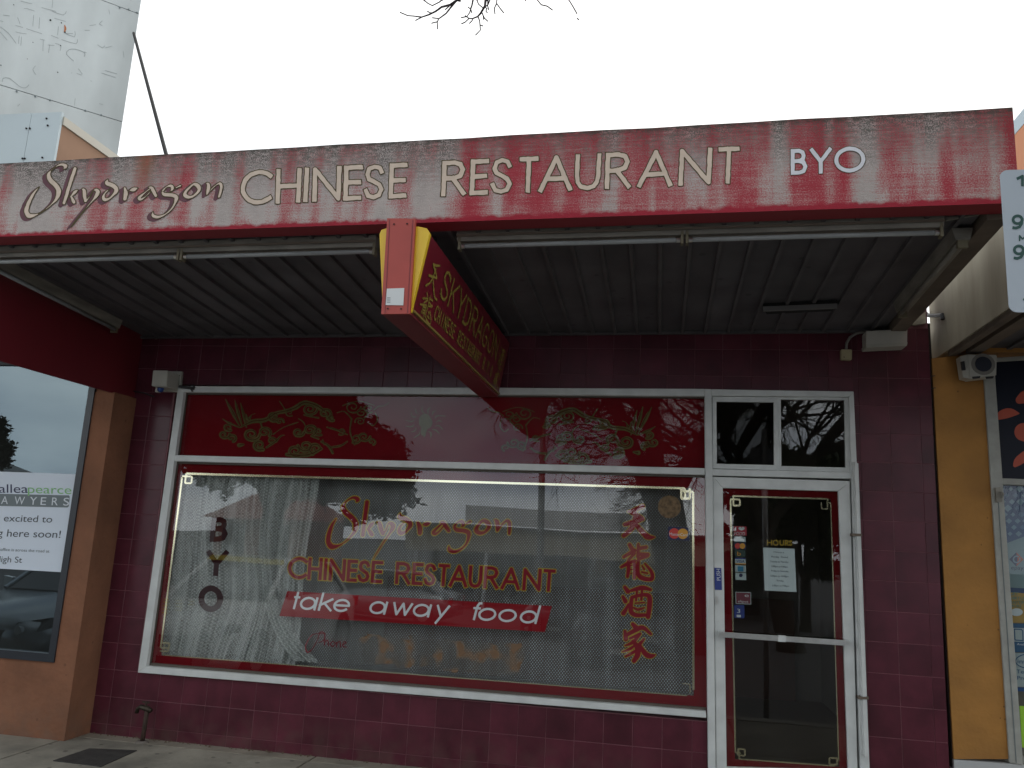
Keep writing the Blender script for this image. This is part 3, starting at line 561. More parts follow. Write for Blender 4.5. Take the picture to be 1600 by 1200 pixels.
# dragons, clouds and flaming pearl on the fanlight
gfan = mat('gold_print', (.115, .095, .038), .6, spec=0, var=.25, scale=25)
def spiral(cx, cy, r, t0, turns, w_, sg=1):
    n_ = max(8, int(turns*12)); return [(cx+sg*math.cos(t0+turns*2*math.pi*i/n_)*r*(1-.82*i/n_), cy+math.sin(t0+turns*2*math.pi*i/n_)*r*(1-.82*i/n_)*.8, w_*(1-.45*i/n_)) for i in range(n_+1)]
def dragon(ink, fx, ws=1.0):
    def br(pts): ink.brush([(*fx(340+x/4.444, 600+y/4.444), r/4.444*ws) for x, y, r in pts], 3)
    for p in ([(55,105,2),(100,190,13),(150,285,5)], [(118,105,2),(140,190,12),(170,290,5)], [(158,130,2),(180,210,11),(200,300,5)], [(195,205,2),(215,250,10),(235,215,3),(262,205,2)], [(30,240,2),(80,270,8),(150,300,5)]): br(p)
    for (x, y, r, t, tn, w_, sg) in ((45,350,38,0,1.2,11,1),(95,375,34,2,1.1,12,-1),(75,300,34,1,1.3,9,1),(235,350,58,0,1.5,13,1),(325,335,46,2.4,1.4,11,-1),(290,425,45,1,1.4,13,1),(375,395,30,3,1.0,11,-1),(390,225,44,1,1.3,11,1),(430,260,30,3,1.1,9,-1),
        (560,335,40,0,1.3,11,1),(640,320,50,2,1.5,11,-1),(700,330,36,1,1.2,9,1),(640,175,52,0,1.6,9,1),(745,205,46,2,1.3,12,-1),(790,235,26,1,1.0,11,1),(540,465,52,1,1.3,13,1),(610,430,52,0,1.4,13,-1),(680,450,50,2,1.3,14,1),(960,380,40,1,1.3,9,-1),(1015,365,44,0,1.4,9,1),(1070,400,30,2,1.1,8,-1),
        (940,160,56,0,1.5,6,1),(1000,200,46,2,1.5,6,-1),(1050,170,40,1,1.2,6,1),(990,260,36,3,1.4,6,1),(500,200,30,1,1.2,6,1),(860,330,30,1,1.2,7,-1)):
        br(spiral(x, y, r, t, tn, w_, sg))
    for p in ([(160,300,6),(240,260,13),(330,250,15),(400,205,13),(470,190,12),(540,165,15),(600,130,15),(680,150,17),(740,190,13)], [(180,420,8),(150,425,16)], [(340,440,8),(400,400,9),(440,360,6),(470,355,2)], [(480,490,12),(620,495,14),(720,450,10)],
        [(385,350,3),(460,300,3),(560,265,3)], [(720,400,8),(770,430,10),(800,480,9)], [(740,420,5),(730,385,4)], [(780,440,7),(850,430,8),(900,400,5)], [(830,200,3),(880,190,4),(930,240,6)], [(1085,180,3),(1120,155,4),(1160,150,3),(1200,120,2)], [(1095,200,3),(1110,250,4),(1080,290,3),(1050,270,2)],
        [(430,120,2),(470,180,5)], [(560,240,3),(600,270,3),(620,330,3)], [(760,300,6),(830,320,7),(900,350,6)], [(930,250,5),(920,330,6),(950,420,6)], [(600,215,6),(700,235,6)], [(870,150,4),(920,130,3),(1000,120,3),(1090,150,3)], [(300,270,7),(310,300,7)], [(650,360,8),(700,380,8)]): br(p)
dg = Ink(336, 612, 1040, 732, .8)
dragon(dg, lambda x, y: (x, y)); dragon(dg, lambda x, y: (1371-x, y+8+(700-x)*.012))
dg.brush([(664, 656, 9.5), (665, 660, 10.5)]); dg.brush([(662, 672, 5), (661, 678, 3)])
for k in range(15):
    a = k*.42; c, s2 = math.cos(a), math.sin(a); dg.brush([(664+c*17, 660+s2*15, .5), (664+c*22+s2*3, 660+s2*19-c*3, .9), (664+c*(27+k % 3*4), 660+s2*(25+k % 2*3), .3)])
dg.rough(.35, 2)
tag(dg.obj('dragon_print', gfan, lambda x, y: P(x, y, IY+.001), W1), kind='stuff')
dl_ = Ink(336, 612, 1040, 732, .7); dragon(dl_, lambda x, y: (x+.8, y-.5), .2); dragon(dl_, lambda x, y: (1371-x-.8, y+7.5+(700-x)*.012), .2); dl_.D[:] = np.maximum(dl_.D, -1.2)
tag(dl_.obj('engraved_line', mat('engraved_brown', (.075, .03, .015), .6, spec=0), lambda x, y: P(x, y, IY-.0005), W1, grow=.1), kind='stuff')

# card sticker by the right edge of the display pane
def sticker(name, pts, m, label, cat='sticker', Y=IY-.002, par=None):
    o = mesh_obj(name, [P(x, y, Y) for x, y in pts], [(0, 3, 2, 1)], m, par)
    if par is None: tag(o, label, cat)
    return o
def disc(name, cx, cy, r, m, par, Y, sx=1.0):
    return mesh_obj(name, [P(cx+r*sx*math.cos(a*math.pi/12), cy+r*math.sin(a*math.pi/12), Y) for a in range(24)], [tuple(range(24))], m, par)
cred = mat('card_red', (.6, .05, .04), .5); cyel = mat('card_orange', (.7, .33, .04), .5); cblu = mat('card_navy', (.02, .025, .09), .5)
st1 = sticker('card_sticker', ((1044, 822.5), (1077, 824.5), (1077, 845), (1043.5, 843.5)), cblu, 'navy card sticker with red and orange discs beside the column of red brush characters')
disc('disc', 1053.5, 833.5, 8.2, cred, st1, IY-.004); disc('disc', 1067, 834, 8.2, cyel, st1, IY-.0045); text_px('lettering', 'MasterCard', white, 1046, 836.5, 1075, 838, 4.5, IY-.006, st1)
# round faded sticker above it
rs = disc('round_sticker', 1046, 792, 18, mat('faded_sticker', (.20, .12, .06), .7, var=.6, scale=40), None, IY+.001, 1.0); tag(rs, 'faded round brown sticker near the top right corner of the display window', 'sticker')

# ---- curtains
def sheet(name, x0, x1, z0, z1, y, fold, m, nx=220, nz=26, warp=None):
    vs = []; uvs = []
    for j in range(nz+1):
        v = j/nz
        for i in range(nx+1):
            u = i/nx; s_ = u*(x1-x0); xx = x0+s_; zz = z0+(z1-z0)*v; a = fold(u, v)
            if warp: xx = warp(u, v)
            vs.append((xx, y+a, zz)); uvs.append((s_*1.0, zz))
    fs = [(j*(nx+1)+i, j*(nx+1)+i+1, (j+1)*(nx+1)+i+1, (j+1)*(nx+1)+i) for j in range(nz) for i in range(nx)]
    o = mesh_obj(name, vs, fs, m, None, True); ul = o.data.uv_layers.new(name='UVMap')
    for lp in o.data.loops: ul.data[lp.index].uv = uvs[lp.vertex_index]
    return o
rr = [random.uniform(0, 6.28) for _ in range(8)]
def fold1(u, v):
    return .008*math.sin(u*95+rr[0])+.012*math.sin(u*37+rr[1]+.5*v)+(.02*math.sin(u*160+rr[2]) if .47 < u < .53 else 0)
c1 = sheet('net_curtain', -.52, 3.66, .50, 2.14, .21, fold1, lace_m, 300, 6); tag(c1, 'dotted white lace net curtain hanging across the whole display window', 'curtain')
def warp2(u, v):
    # hangs nearly straight; the folds lean towards the tie at a third of the height
    r_ = .70-.10*(1-v)+.012*math.sin(v*9)+.02*math.sin(v*4+1); g = math.exp(-((v-.36)/.22)**2)
    return -.53+(r_+.53)*(u+.10*g*math.sin(math.pi*u)*math.sin(math.pi*u))
def fold2(u, v):
    a = .6+.8*abs(v-.3); w_ = u+.02*math.sin(u*17+3*v)+.012*math.sin(u*41-2.1*v); return .020*a*math.sin(w_*78+rr[3]+.8*v)*(.6+.4*math.sin(w_*9+1))+.014*math.sin(w_*143+rr[4]-1.3*v)+.012*math.sin(u*31+rr[5])
c2 = sheet('drape_curtain', -.5, .9, .50, 2.14, .115, fold2, drape_m, 260, 30, warp2); tag(c2, 'gathered white drape tied back at the left end of the display window', 'curtain')
xa3, xb3 = P(418, 915, .06), P(478, 1036, .06)
def warp3(u, v):
    t = 1-v; c = xa3.x+(xb3.x-xa3.x)*t**1.7+.01*math.sin(t*6); hw = .03+.10*t-.03*t*t; return c+(u-.5)*2*hw
c3 = sheet('drape_curtain', 0, .25, xb3.z+.01, xa3.z, .075, lambda u, v: .022*math.sin(u*26+v*2)-.01, drape_m, 60, 20, warp3); tag(c3, 'short rope of bunched white lace hanging from the tie of the gathered drape', 'curtain')

# ---- fanlight over the door
SL = MB()
def ring(mb, o_, i_, Y, d):
    for k in range(4): mb.px([o_[k], o_[(k+1) % 4], i_[(k+1) % 4], i_[k]], Y, d)
ring(SL, [(1113, 619.5), (1216, 620.5), (1216.5, 735), (1113.5, 732)], [(1119.5, 627.5), (1209, 628.5), (1209.5, 726.5), (1120, 724.5)], -.02, .03)
FL = SL.build('sash', alu, B); bevel(FL, .002, 1)
SL = MB(); ring(SL, [(1213, 620), (1326.5, 621), (1329, 738), (1213.5, 735)], [(1220, 624), (1319.5, 625), (1321.5, 730.5), (1221, 728)], -.005, .03)
FR = SL.build('sash', alu, B); bevel(FR, .002, 1)
pane('pane', [(1117, 624), (1212, 625), (1212, 729), (1117, 727)], thin_glass('screen_glass', .25, (.5, .5, .5)), FL, -.003)
pane('pane', [(1217, 622), (1322, 623), (1324, 733), (1218, 731)], glass_door, FR, .01)

# ---- door
dm = MB()
ring(dm, [(1113.5, 745), (1328, 751.5), (1341, 1232), (1119.5, 1230)], [(1129.3, 762.3), (1310, 767.5), (1325.5, 1204), (1135.5, 1199)], -.022, .045)
DR = dm.build('door', alu, B); bevel(DR, .003, 1)
pane('pane', [(1127, 760), (1312, 765), (1328, 1207), (1133, 1202)], glass_door, DR, .0)
di = [(1140.5, 775.5), (1298, 780), (1311.5, 1198), (1148.5, 1186)]; do = [(1128, 761), (1311, 766), (1327, 1206), (1134, 1201)]
bd = MB()
for i in range(4):
    bd.add([P(*q, .007) for q in (do[i], do[(i+1) % 4], di[(i+1) % 4], di[i])], [(0, 3, 2, 1)])
bd.build('red_border', filmred, DR)
gi = Ink(1136, 768, 1318, 1204, .45)
gl_line(gi, [(1145, 775), (1293, 779.5), (1293, 789)], 1.3); gl_line(gi, [(1141.5, 781), (1149, 1176), (1158, 1177)], 1.2); gl_line(gi, [(1298, 786), (1310.5, 1188)], .9); gl_line(gi, [(1154.5, 1170), (1155, 1186), (1305, 1197)], 1.0)
gl_line(gi, [(1146, 775), (1146, 790), (1156, 790), (1156, 780.5), (1141, 780)], 1.4); gl_line(gi, [(1283, 785), (1284, 795), (1293, 795.5), (1293, 785), (1298, 786)], 1.0)
gl_line(gi, [(1153, 1170), (1164, 1171), (1164, 1181), (1153, 1180), (1153, 1170)], 1.3); gl_line(gi, [(1296, 1184), (1308, 1185), (1308, 1195), (1296, 1194), (1296, 1184)], 1.3)
gi.obj('gold_line', gold, lambda x, y: P(x, y, .004), DR)
hb = MB(); hb.px([(1122.5, 987), (1328, 1001), (1328.5, 1009.5), (1123, 995.5)], -.085, .02)
hbo = hb.build('push_bar', steel, DR); bevel(hbo, .003, 2)
mb = MB(); mb.px([(1122.5, 986.5), (1130, 987), (1130, 996), (1122.5, 995.5)], -.083, .062); mb.px([(1321, 1000.5), (1328, 1001), (1328, 1010), (1321, 1009.5)], -.083, .062); mb.px([(1216, 992.7), (1228, 993.6), (1228, 1003.4), (1216, 1002.5)], -.088, .03)
mb.build('bracket', alu, DR)
lk = MB(); lk.px([(1116.5, 931.5), (1121.5, 931.5), (1122, 944), (1117, 944)], -.03, .01); lk.build('lock', steel, DR)
for y in (971, 1012):
    o = MB().tube([P(1122.5, y, -.034), P(1122.5, y, -.02)], .006, 10).build('bolt', steel, DR)
# door sticker column
def stk(pts, m, label, tx=None, tm=None, Y=.003):
    o = sticker('door_sticker', pts, m, label, 'sticker', Y); o['group'] = 'stickers in a column on the door glass'
    if tx: 
        for (s_, x0, y0, x1, y1, h) in tx: text_px('lettering', s_, tm, x0, y0, x1, y1, h, Y-.002, o)
    return o
lred = mat('sticker_red', (.42, .035, .06), .5); lgr = mat('sticker_grey', (.42, .50, .52), .5); lbl = mat('sticker_blue', (.02, .04, .22), .5); lteal = mat('sticker_teal', (.03, .20, .35), .5)
o = stk([(1146.5, 822), (1166.5, 822.5), (1167, 837), (1147, 836.5)], lred, 'red sticker reading I love food, topmost of the column on the door glass', [('I', 1148.5, 829.5, 1150.5, 829.6, 6), ('FOOD', 1147.5, 836, 1164, 836.4, 5)], white)
hrt = Ink(1150, 820, 1168, 832, .4); hrt.brush([(1156.3, 825.5, 2.4), (1158.6, 828, 1.0)]); hrt.brush([(1161, 825.6, 2.4), (1158.6, 828, 1.0)]); hrt.obj('heart', white, lambda x, y: P(x, y, .001), o)
stk([(1147, 838.5), (1165, 839), (1165.2, 847), (1147.3, 846.5)], lgr, 'pale grey sticker of tiny print, second from the top on the door glass', [('WE ACCEPT', 1149, 842.4, 1163, 842.8, 2), ('CARDS HERE', 1149, 845.6, 1163, 846, 2)][:0], navy)
o = stk([(1147.5, 848), (1165.5, 848.5), (1165.7, 858), (1147.8, 857.5)], cblu, 'navy sticker with red and orange discs on the door glass below the pale grey one')
disc('disc', 1152.6, 853, 4.4, cred, o, .001); disc('disc', 1160, 853.2, 4.4, cyel, o, .0005)
o = stk([(1148, 859), (1164.5, 859.5), (1164.8, 870), (1148.3, 869.5)], mat('sticker_darkgreen', (.02, .05, .045), .5), 'dark green sticker with an orange letter b on the door glass', [('b', 1152, 868, 1157.5, 868.2, 6.5)], cyel)
o = stk([(1148.3, 871.5), (1165, 872), (1165.4, 882), (1148.7, 881.5)], lgr, 'pale card sticker with blue lettering and a gold strip on the door glass', [('VISA', 1150.5, 879, 1163.5, 879.4, 4.5)], lbl)
mesh_obj('stripe', [P(x, y, .001) for x, y in ((1148.3, 871.3), (1165, 871.8), (1165, 873.8), (1148.3, 873.3))], [(0, 3, 2, 1)], lbl, o); mesh_obj('stripe', [P(x, y, .001) for x, y in ((1148.6, 880), (1165.3, 880.5), (1165.4, 882), (1148.7, 881.5))], [(0, 3, 2, 1)], cyel, o)
o = stk([(1148.6, 883), (1165.4, 883.5), (1165.7, 894), (1149, 893.5)], lgr, 'pale sticker with a teal blue square on the door glass'); mesh_obj('blue_square', [P(x, y, .001) for x, y in ((1152.5, 884.5), (1161.5, 884.8), (1161.7, 893), (1152.7, 892.7))], [(0, 3, 2, 1)], lteal, o)
o = stk([(1149, 895), (1165.7, 895.5), (1166, 906.5), (1149.3, 906)], lgr, 'pale sticker with a dark round emblem, lowest of the close column on the door glass'); disc('disc', 1157.5, 899, 2.8, navy, o, .001)
o = stk([(1149.5, 925), (1173, 926), (1173.3, 944), (1150, 943)], mat('sticker_plum', (.16, .03, .05), .5), 'plum sticker with a pale edge and a white letter e on the door glass', [('eftpos', 1153, 941, 1169, 941.6, 3.4), ('e', 1163.5, 932.5, 1170, 932.8, 5)], white)
ri = MB()
for a, b in (((1149.5, 925), (1173, 926)), ((1173, 926), (1173.3, 944)), ((1173.3, 944), (1150, 943)), ((1150, 943), (1149.5, 925))): ri.bar(P(*a, .002), P(*b, .002), .004, .001, up=(0, 1, 0))
ri.build('edge', lgr, o)
o = stk([(1147, 945), (1163, 945.5), (1163.3, 966), (1147.3, 965.5)], lbl, 'dark blue sticker with a white numeral three, lowest sticker on the door glass', [('3', 1151.5, 957.5, 1156.5, 957.8, 6.5)], white)
mesh_obj('white_square', [P(x, y, .001) for x, y in ((1151, 960.5), (1157.5, 960.8), (1157.7, 964.5), (1151.2, 964.2))], [(0, 3, 2, 1)], white, o)
o = sticker('push_sticker', [(1116, 887), (1127, 887.5), (1128, 922), (1117, 921.5)], lbl, 'blue push sticker running up the white stile of the door', 'sticker', -.026)
text_obj('lettering', 'PUSH', white, P(1126, 907, -.029), P(1125.2, 889, -.029), P(1120, 907, -.029)-P(1126, 907, -.029), o)
hr = Ink(1194, 840, 1242, 856, .4)
for ch, a, b in (('H', 1198.5, 1206.5), ('O', 1207.5, 1216.5), ('U', 1218, 1225), ('R', 1226.5, 1232.5), ('S', 1233, 1238)): letter(hr, ch, a, b, lambda x: 843.3+(x-1200)*.02, lambda x: 852.2+(x-1200)*.025, .75)
hr.obj('letter', mat('hours_gold', (.5, .33, .03), .5), lambda x, y: P(x, y, .003), DR, split=True)
nt_ = sticker('hours_notice', [(1192.5, 855.5), (1241.5, 857.5), (1244.5, 925), (1194.8, 922.5)], mat('paper', (.60, .68, .72), .6), 'white sheet of printed opening hours taped inside the door glass', 'notice', .003)
tdk = mat('notice_ink', (.10, .11, .13), .6)
for s_, xa, xb, y in (('Hours', 1209, 1225, 863.5), ('Monday  Closed', 1205, 1231, 871), ('Tuesday to Thursday', 1203.5, 1232, 878.5), ('5.00pm to 9.00pm', 1205.5, 1231, 886), ('Friday to Saturday', 1205, 1232, 893), ('5.00pm to 10.00pm', 1204, 1232, 901), ('Sunday', 1213.5, 1224.5, 908), ('5.00pm to 9.00pm', 1206.5, 1233, 916)): text_px('lettering', s_, tdk, xa, y, xb, y+1, 2.6, .001, nt_)

# conduit clipped beside the door
cg = empty('wall_conduit'); tag(cg, 'painted white conduit clipped to the maroon tiles beside the door', 'conduit')
bevel(MB().prism([P(1333.5, 721, -.075), P(1341.5, 722, -.075), P(1358.5, 1184, -.075), P(1349.5, 1183, -.075)], (0, .07, 0)).build('conduit', alu, cg), .008, 2)
for (x, y) in ((1339, 835.5), (1349.5, 1090.5)): MB().px([(x-8, y-2.2), (x+8, y-1.5), (x+8, y+2.6), (x-8, y+2.2)], -.08, .07).build('clip', timber, cg)
# ------------------------------------------------------------------ awning
AW = empty('awning'); tag(AW, 'cantilevered awning with weathered red painted fascia over the restaurant front', 'awning')
AX0, AX1, AY = -.955, 5.03, -2.0
def ztop(x): return 3.742+.0151*x-.003
def zbot(x): return 3.2587+.0118*x
def zsoff(x, y): return 3.163+.0125*x+(-y/1.9)*.115
fb = MB(); ns = 24; V = []; Fc = []
fx = [AX0+(AX1-AX0)*i/ns for i in range(ns+1)]
def zt2(x): return ztop(x)+.0015*math.sin(x*5.1)+.0012*math.sin(x*13)
for x in fx: V += [(x, AY, zbot(x)), (x, AY, zt2(x)), (x, AY+.13, zt2(x)), (x, AY+.13, zbot(x)+.0)]
for i in range(ns):
    a = 4*i; b = a+4
    for k in range(4): Fc.append((a+k, a+(k+1) % 4, b+(k+1) % 4, b+k))
Fc.append((0, 3, 2, 1)); Fc.append((4*ns, 4*ns+1, 4*ns+2, 4*ns+3)); fasc = mesh_obj('fascia', V, [f[::-1] for f in Fc], fascia_m, AW)
fasc.data.materials.append(mat('fascia_underside_red', (.26, .02, .03), .6))
for p in fasc.data.polygons:
    if p.normal.z < -.9 or (p.center.z < 3.3 and abs(p.normal.z) > .9): p.material_index = 1
rf = MB().add([(AX0, AY+.13, 3.52), (AX1, AY+.13, 3.58), (AX1, .02, 3.46), (AX0, .02, 3.42), (AX0, AY+.13, 3.55), (AX1, AY+.13, 3.61), (AX1, .02, 3.49), (AX0, .02, 3.45)], [(0, 1, 2, 3), (7, 6, 5, 4), (0, 4, 5, 1), (1, 5, 6, 2), (2, 6, 7, 3), (3, 7, 4, 0)]).build('light_block_roof', grey_soffit, AW)  # unseen sheet over the soffit, added to block light from above
# soffit pans and ribs
def slab4(xa, xb, ya, yb, dz0, dz1): 
    v = [(x, y, zsoff(x, y)+dz) for dz in (dz0, dz1) for (x, y) in ((xa, ya), (xb, ya), (xb, yb), (xa, yb))]
    return v, [(0, 3, 2, 1), (4, 5, 6, 7), (0, 1, 5, 4), (1, 2, 6, 5), (2, 3, 7, 6), (3, 0, 4, 7)]
pitch = .1655; r0x = 2.843-pitch*22
k = 0; xr = []
x = r0x
while x < AX1-.12: xr.append(x); x += pitch
pr = [AX0]+xr+[AX1-.1]
for a, b in zip(pr[:-1], pr[1:]):
    v, f = slab4(a+.014, b-.012, AY+.13, -.002, 0, .012); mesh_obj('soffit_panel', v, f, grey_soffit, AW)
for x in xr:
    ya, yb = AY+.13, -.004; V = []
    for y in (ya, yb):
        z = zsoff(x, y); V += [(x-.015, y, z+.006), (x-.009, y, z-.020), (x+.011, y, z-.020), (x+.017, y, z+.006)]
    mesh_obj('rib', V, [(0, 1, 2, 3), (7, 6, 5, 4), (0, 4, 5, 1), (1, 5, 6, 2), (2, 6, 7, 3), (3, 7, 4, 0)], rib_m, AW)
v, f = slab4(AX1-.098, AX1, AY+.13, -.002, -.05, .06); mesh_obj('edge_beam', v, f, timber, AW)
v, f = slab4(AX1-.003, AX1+.012, AY+.13, -.002, .0, .34); mesh_obj('side_board', v, f, mat('side_board', (.20, .17, .13), .8, var=.3, scale=5), AW)
MB().bar((AX0, -.02, zsoff(AX0, 0)-.012), (AX1-.1, -.02, zsoff(AX1, 0)-.012), .03, .022).build('wall_batten', rib_m, AW)
# soffit hatch
ha = MB(); hq = [PPL(px, py, (0, 0, zsoff(4.1, -.6)), (0, 0, 1)) for px, py in ((1192, 474), (1308, 469), (1300, 480), (1198, 485))]
hq = [p+Vector((0, 0, -.028)) for p in hq]; ha.prism(hq, (0, 0, .03)); hh = ha.build('soffit_hatch', mat('hatch', (.012, .012, .012), .9), AW)  # solid black slab; the darkness of the recess is put into its colour
ha = MB(); ha.bar(hq[0]+Vector((0, 0, -.012)), hq[1]+Vector((0, 0, -.012)), .022, .03); ha.build('hatch_lip', mat('hatch_lip_grey', (.16, .155, .155), .6), AW)
for (px, n_, sd_) in ((613, 3, 1), (1078, 5, 2)):
    rg = random.Random(sd_); m_ = MB()
    for q in range(n_*3):
        p = P(px+rg.uniform(-8, 8) if n_ < 4 else px+rg.uniform(-12, 12), 226-(px-613)*.052, AY+.05); s_ = rg.uniform(.006, .014); z = ztop(p.x)+rg.uniform(0, .008)
        m_.add([(p.x-s_, AY+.03, z), (p.x+s_, AY+.04, z), (p.x, AY+.07, z), (p.x+s_*.3, AY+.05, z+s_*1.3)], [(0, 1, 3), (1, 2, 3), (2, 0, 3), (0, 2, 1)])
    m_.build('moss_tuft', mat('moss', (.03, .035, .02), .9), AW)
# painted words on the fascia
FP = AY-.0015
def fmap(off): return lambda x, y: P(x, y, FP-off)
wp = np.array([(557, 778), (513, 853), (566.8, 836), (583.5, 873), (795.5, 834), (625, 802), (573.5, 784), (708, 863)], float); fp_ = np.array([(100.0, 257.5), (43, 335.5), (103, 315), (106, 358), (343, 308.5), (166.6, 281), (117, 263), (245, 338)], float)
Am = np.linalg.lstsq(np.c_[wp, np.ones(len(wp))], fp_, rcond=None)[0]
sk = Ink(26, 240, 362, 372, .75)
for s_ in SKY:
    q = [((500+x/10)*Am[0, 0]+(770+y/10)*Am[1, 0]+Am[2, 0], (500+x/10)*Am[0, 1]+(770+y/10)*Am[1, 1]+Am[2, 1], r/10*1.06) for x, y, r in s_]; sk.brush(q)
sk.rough(.35, 1)
Dsh = np.roll(np.roll(sk.D, -8, 1), 5, 0); D2 = np.minimum(Dsh, np.roll(np.roll(sk.D, -4, 1), 2, 0)); D2[:, -10:] = 99; D2[:6] = 99
sk.obj('letter_shadow', mauve, fmap(0), AW, grow=.6, D=D2, split=True); sk.obj('letter_outline', olive, fmap(.0012), AW, grow=.7, split=True); sk.obj('letter', cream, fmap(.0024), AW, grow=-.8, split=True)
random.seed(11)
FW = [('C',375,425),('H',430,469.5),('I',472.5,482.5),('N',487.5,532),('E',536,565),('S',567,600),('E',607,635),('R',689.5,727.5),('E',734,762),('S',765.5,800),('T',810,839),('A',841.5,894),('U',897.5,937.5),('R',944.5,985),('A',996,1050),('N',1060,1111),('T',1120.5,1153.5)]
ck = Ink(366, 220, 1162, 330, .8); ftt = lambda x: 265.8+(x-400)*-.0497; fbb = lambda x: 319.5+(x-400)*-.0437
for ch, a, b in FW: letter(ck, ch, a, b, ftt, fbb, 3.3 if ch in 'CSOU' else 3.5, slant=.04, jit=.35)
ck.rough(.5, 3)
ck.obj('letter_outline', olive, fmap(0), AW, grow=1.4, split=True); ck.obj('letter', cream, fmap(.0012), AW, grow=-.1, split=True)
bk = Ink(1228, 220, 1360, 282, .7)
for ch, a, b in (('B',1235.6,1261.5),('Y',1265.5,1299.5),('O',1303.5,1352)): letter(bk, ch, a, b, lambda x: 233-(x-1240)*.045, lambda x: 273-(x-1240)*.040, 3.0)
bk.rough(.3, 5); bk.obj('letter_outline', olive, fmap(0), AW, grow=1.1, split=True); bk.obj('letter', palewhite, fmap(.0012), AW, split=True)
# loose drip of paint cracks in the lower edge
# ------------------------------------------------------------------ fluorescent battens
def batten(name, label, xs, y, dz, tubes):
    t = empty(name); tag(t, label, 'light', 'fluorescent battens under the awning')
    def z(x): return zsoff(x, y)+dz
    a, b = xs; m_ = MB()
    m_.prism([(a, y-.045, z(a)+.045), (a, y-.03, z(a)-.02), (a, y+.03, z(a)-.02), (a, y+.045, z(a)+.045)], (b-a, 0, z(b)-z(a))); o = m_.build('housing', dirtywhite, t)
    m_ = MB().bar((a, y-.047, z(a)+.008), (b, y-.047, z(b)+.008), .004, .012); m_.build('housing_lip', mat('grime_line', (.16, .13, .10), .8), t)
    for (u, v) in tubes:
        MB().tube([(u, y-.015, z(u)-.045), (v, y-.015, z(v)-.045)], .0135, 12).build('tube', tubem, t, True)
        for s_, q in ((1, u), (-1, v)):
            m_ = MB().box(q-.016, q-.002, y-.035, y+.01, z(q)-.07, z(q)+.012) if s_ > 0 else MB().box(q+.002, q+.016, y-.035, y+.01, z(q)-.07, z(q)+.012); m_.build('lamp_holder', brass, t)
            MB().tube([(q, y-.015, z(q)-.045), (q+s_*.02, y-.015, z(q)-.045)], .0142, 10).build('end_cap', steel, t)
    return t
bx = lambda px, py: PPL(px, py, (0, -1.86, 3.2), (0, 1, 0)).x
batten('light_batten', 'long twin tube batten light left of the hanging sign, under the fascia', (-.93, bx(583, 372)), -1.78, -.048, ((-.90, bx(272, 388)-.012), (bx(276, 388)+.012, bx(583, 378)-.02)))
batten('light_batten', 'long twin tube batten light right of the hanging sign, under the fascia', (bx(712, 370), bx(1478, 345)), -1.80, -.040, ((bx(714, 380)+.015, bx(1067, 370)-.012), (bx(1073, 370)+.012, bx(1478, 350)-.02)))
for name, label, x, ya, yb in (('light_batten', 'short batten light running back from the fascia beside the left neighbour', -.865, -1.72, -.47), ('light_batten', 'short batten light running back from the fascia beside the right hand edge beam', 4.87, -1.72, -.62)):
    t = empty(name); tag(t, label, 'light'); m_ = MB()
    V = []
    for y in (ya, yb):
        z = zsoff(x, y)-.02; V += [(x-.05, y, z), (x-.035, y, z-.065), (x+.035, y, z-.065), (x+.05, y, z)]
    mesh_obj('housing', V, [(0, 1, 2, 3), (7, 6, 5, 4), (0, 4, 5, 1), (1, 5, 6, 2), (2, 6, 7, 3), (3, 7, 4, 0)], dirtywhite, t)
    MB().tube([(x+.012*(-1 if x > 0 else 1), ya+.03, zsoff(x, ya)-.1), (x+.012*(-1 if x > 0 else 1), yb-.03, zsoff(x, yb)-.1)], .0135, 10).build('tube', tubem if x < 0 else dirtywhite, t, True)
    for y in (ya+.015, yb-.015): MB().box(x-.025, x+.025, y-.012, y+.012, zsoff(x, y)-.125, zsoff(x, y)-.08).build('lamp_holder', brass, t)
# bracket arm from the right batten to the edge beam
MB().bar(P(1478, 343, -1.82), P(1530, 334, -1.82), .014).build('stay', dirtywhite, AW)

# ------------------------------------------------------------------ hanging box sign
HS = empty('hanging_sign'); tag(HS, 'red and yellow tapered light box sign hanging under the awning', 'sign')
SY = -2.3; BK = -.03
TL, TR, BR_, BL_ = P(593, 358, SY), P(672, 361, SY), P(641.5, 487, SY), P(597, 487, SY)
def rounded():   # cross-section of the yellow body with rounded shoulders
    return [P(x, y, SY) for x, y in ((593, 366), (596, 359), (606, 356), (654, 354), (667, 357), (671.5, 364), (641.5, 487), (598, 488))]
m_ = MB().prism(rounded(), (0, .028, 0)); m_.build('yellow_end', yellow, HS)
m_ = MB().prism([p+Vector((0, .03, 0)) for p in [P(x, y, SY) for x, y in ((594, 366), (597, 360), (606, 357), (654, 355), (666, 358), (670.8, 365), (641, 486.5), (598, 487.5))]], (0, BK-SY-.04, 0)); m_.build('light_box', facered, HS)
m_ = MB().px([(605, 341), (649, 342), (640, 490), (595.5, 490.5)], SY-.022, .02); cvp = m_.build('end_plate', redmetal, HS)
m_ = MB(); m_.px([(608.5, 343), (609.5, 343), (602, 489), (601, 489)], SY-.0235, .001); m_.px([(644.5, 343), (645.5, 343), (637, 489), (636, 489)], SY-.0235, .001); m_.build('fold_line', signbottom, cvp)
for (x, y) in ((615.5, 350), (636, 349.5), (606, 482), (626.5, 482.5)): MB().tube([P(x, y, SY-.028), P(x, y, SY-.02)], .0042, 8).build('rivet', black, cvp)
c0, c1_, c2_, c3_ = (P(x, y, SY) for x, y in ((595.5, 478), (641, 477), (640.5, 490.5), (596, 490.5)))
c0, c1_ = c0+(c1_-c0)*.02+Vector((0, 0, -.02)), c1_+Vector((0, 0, -.02))
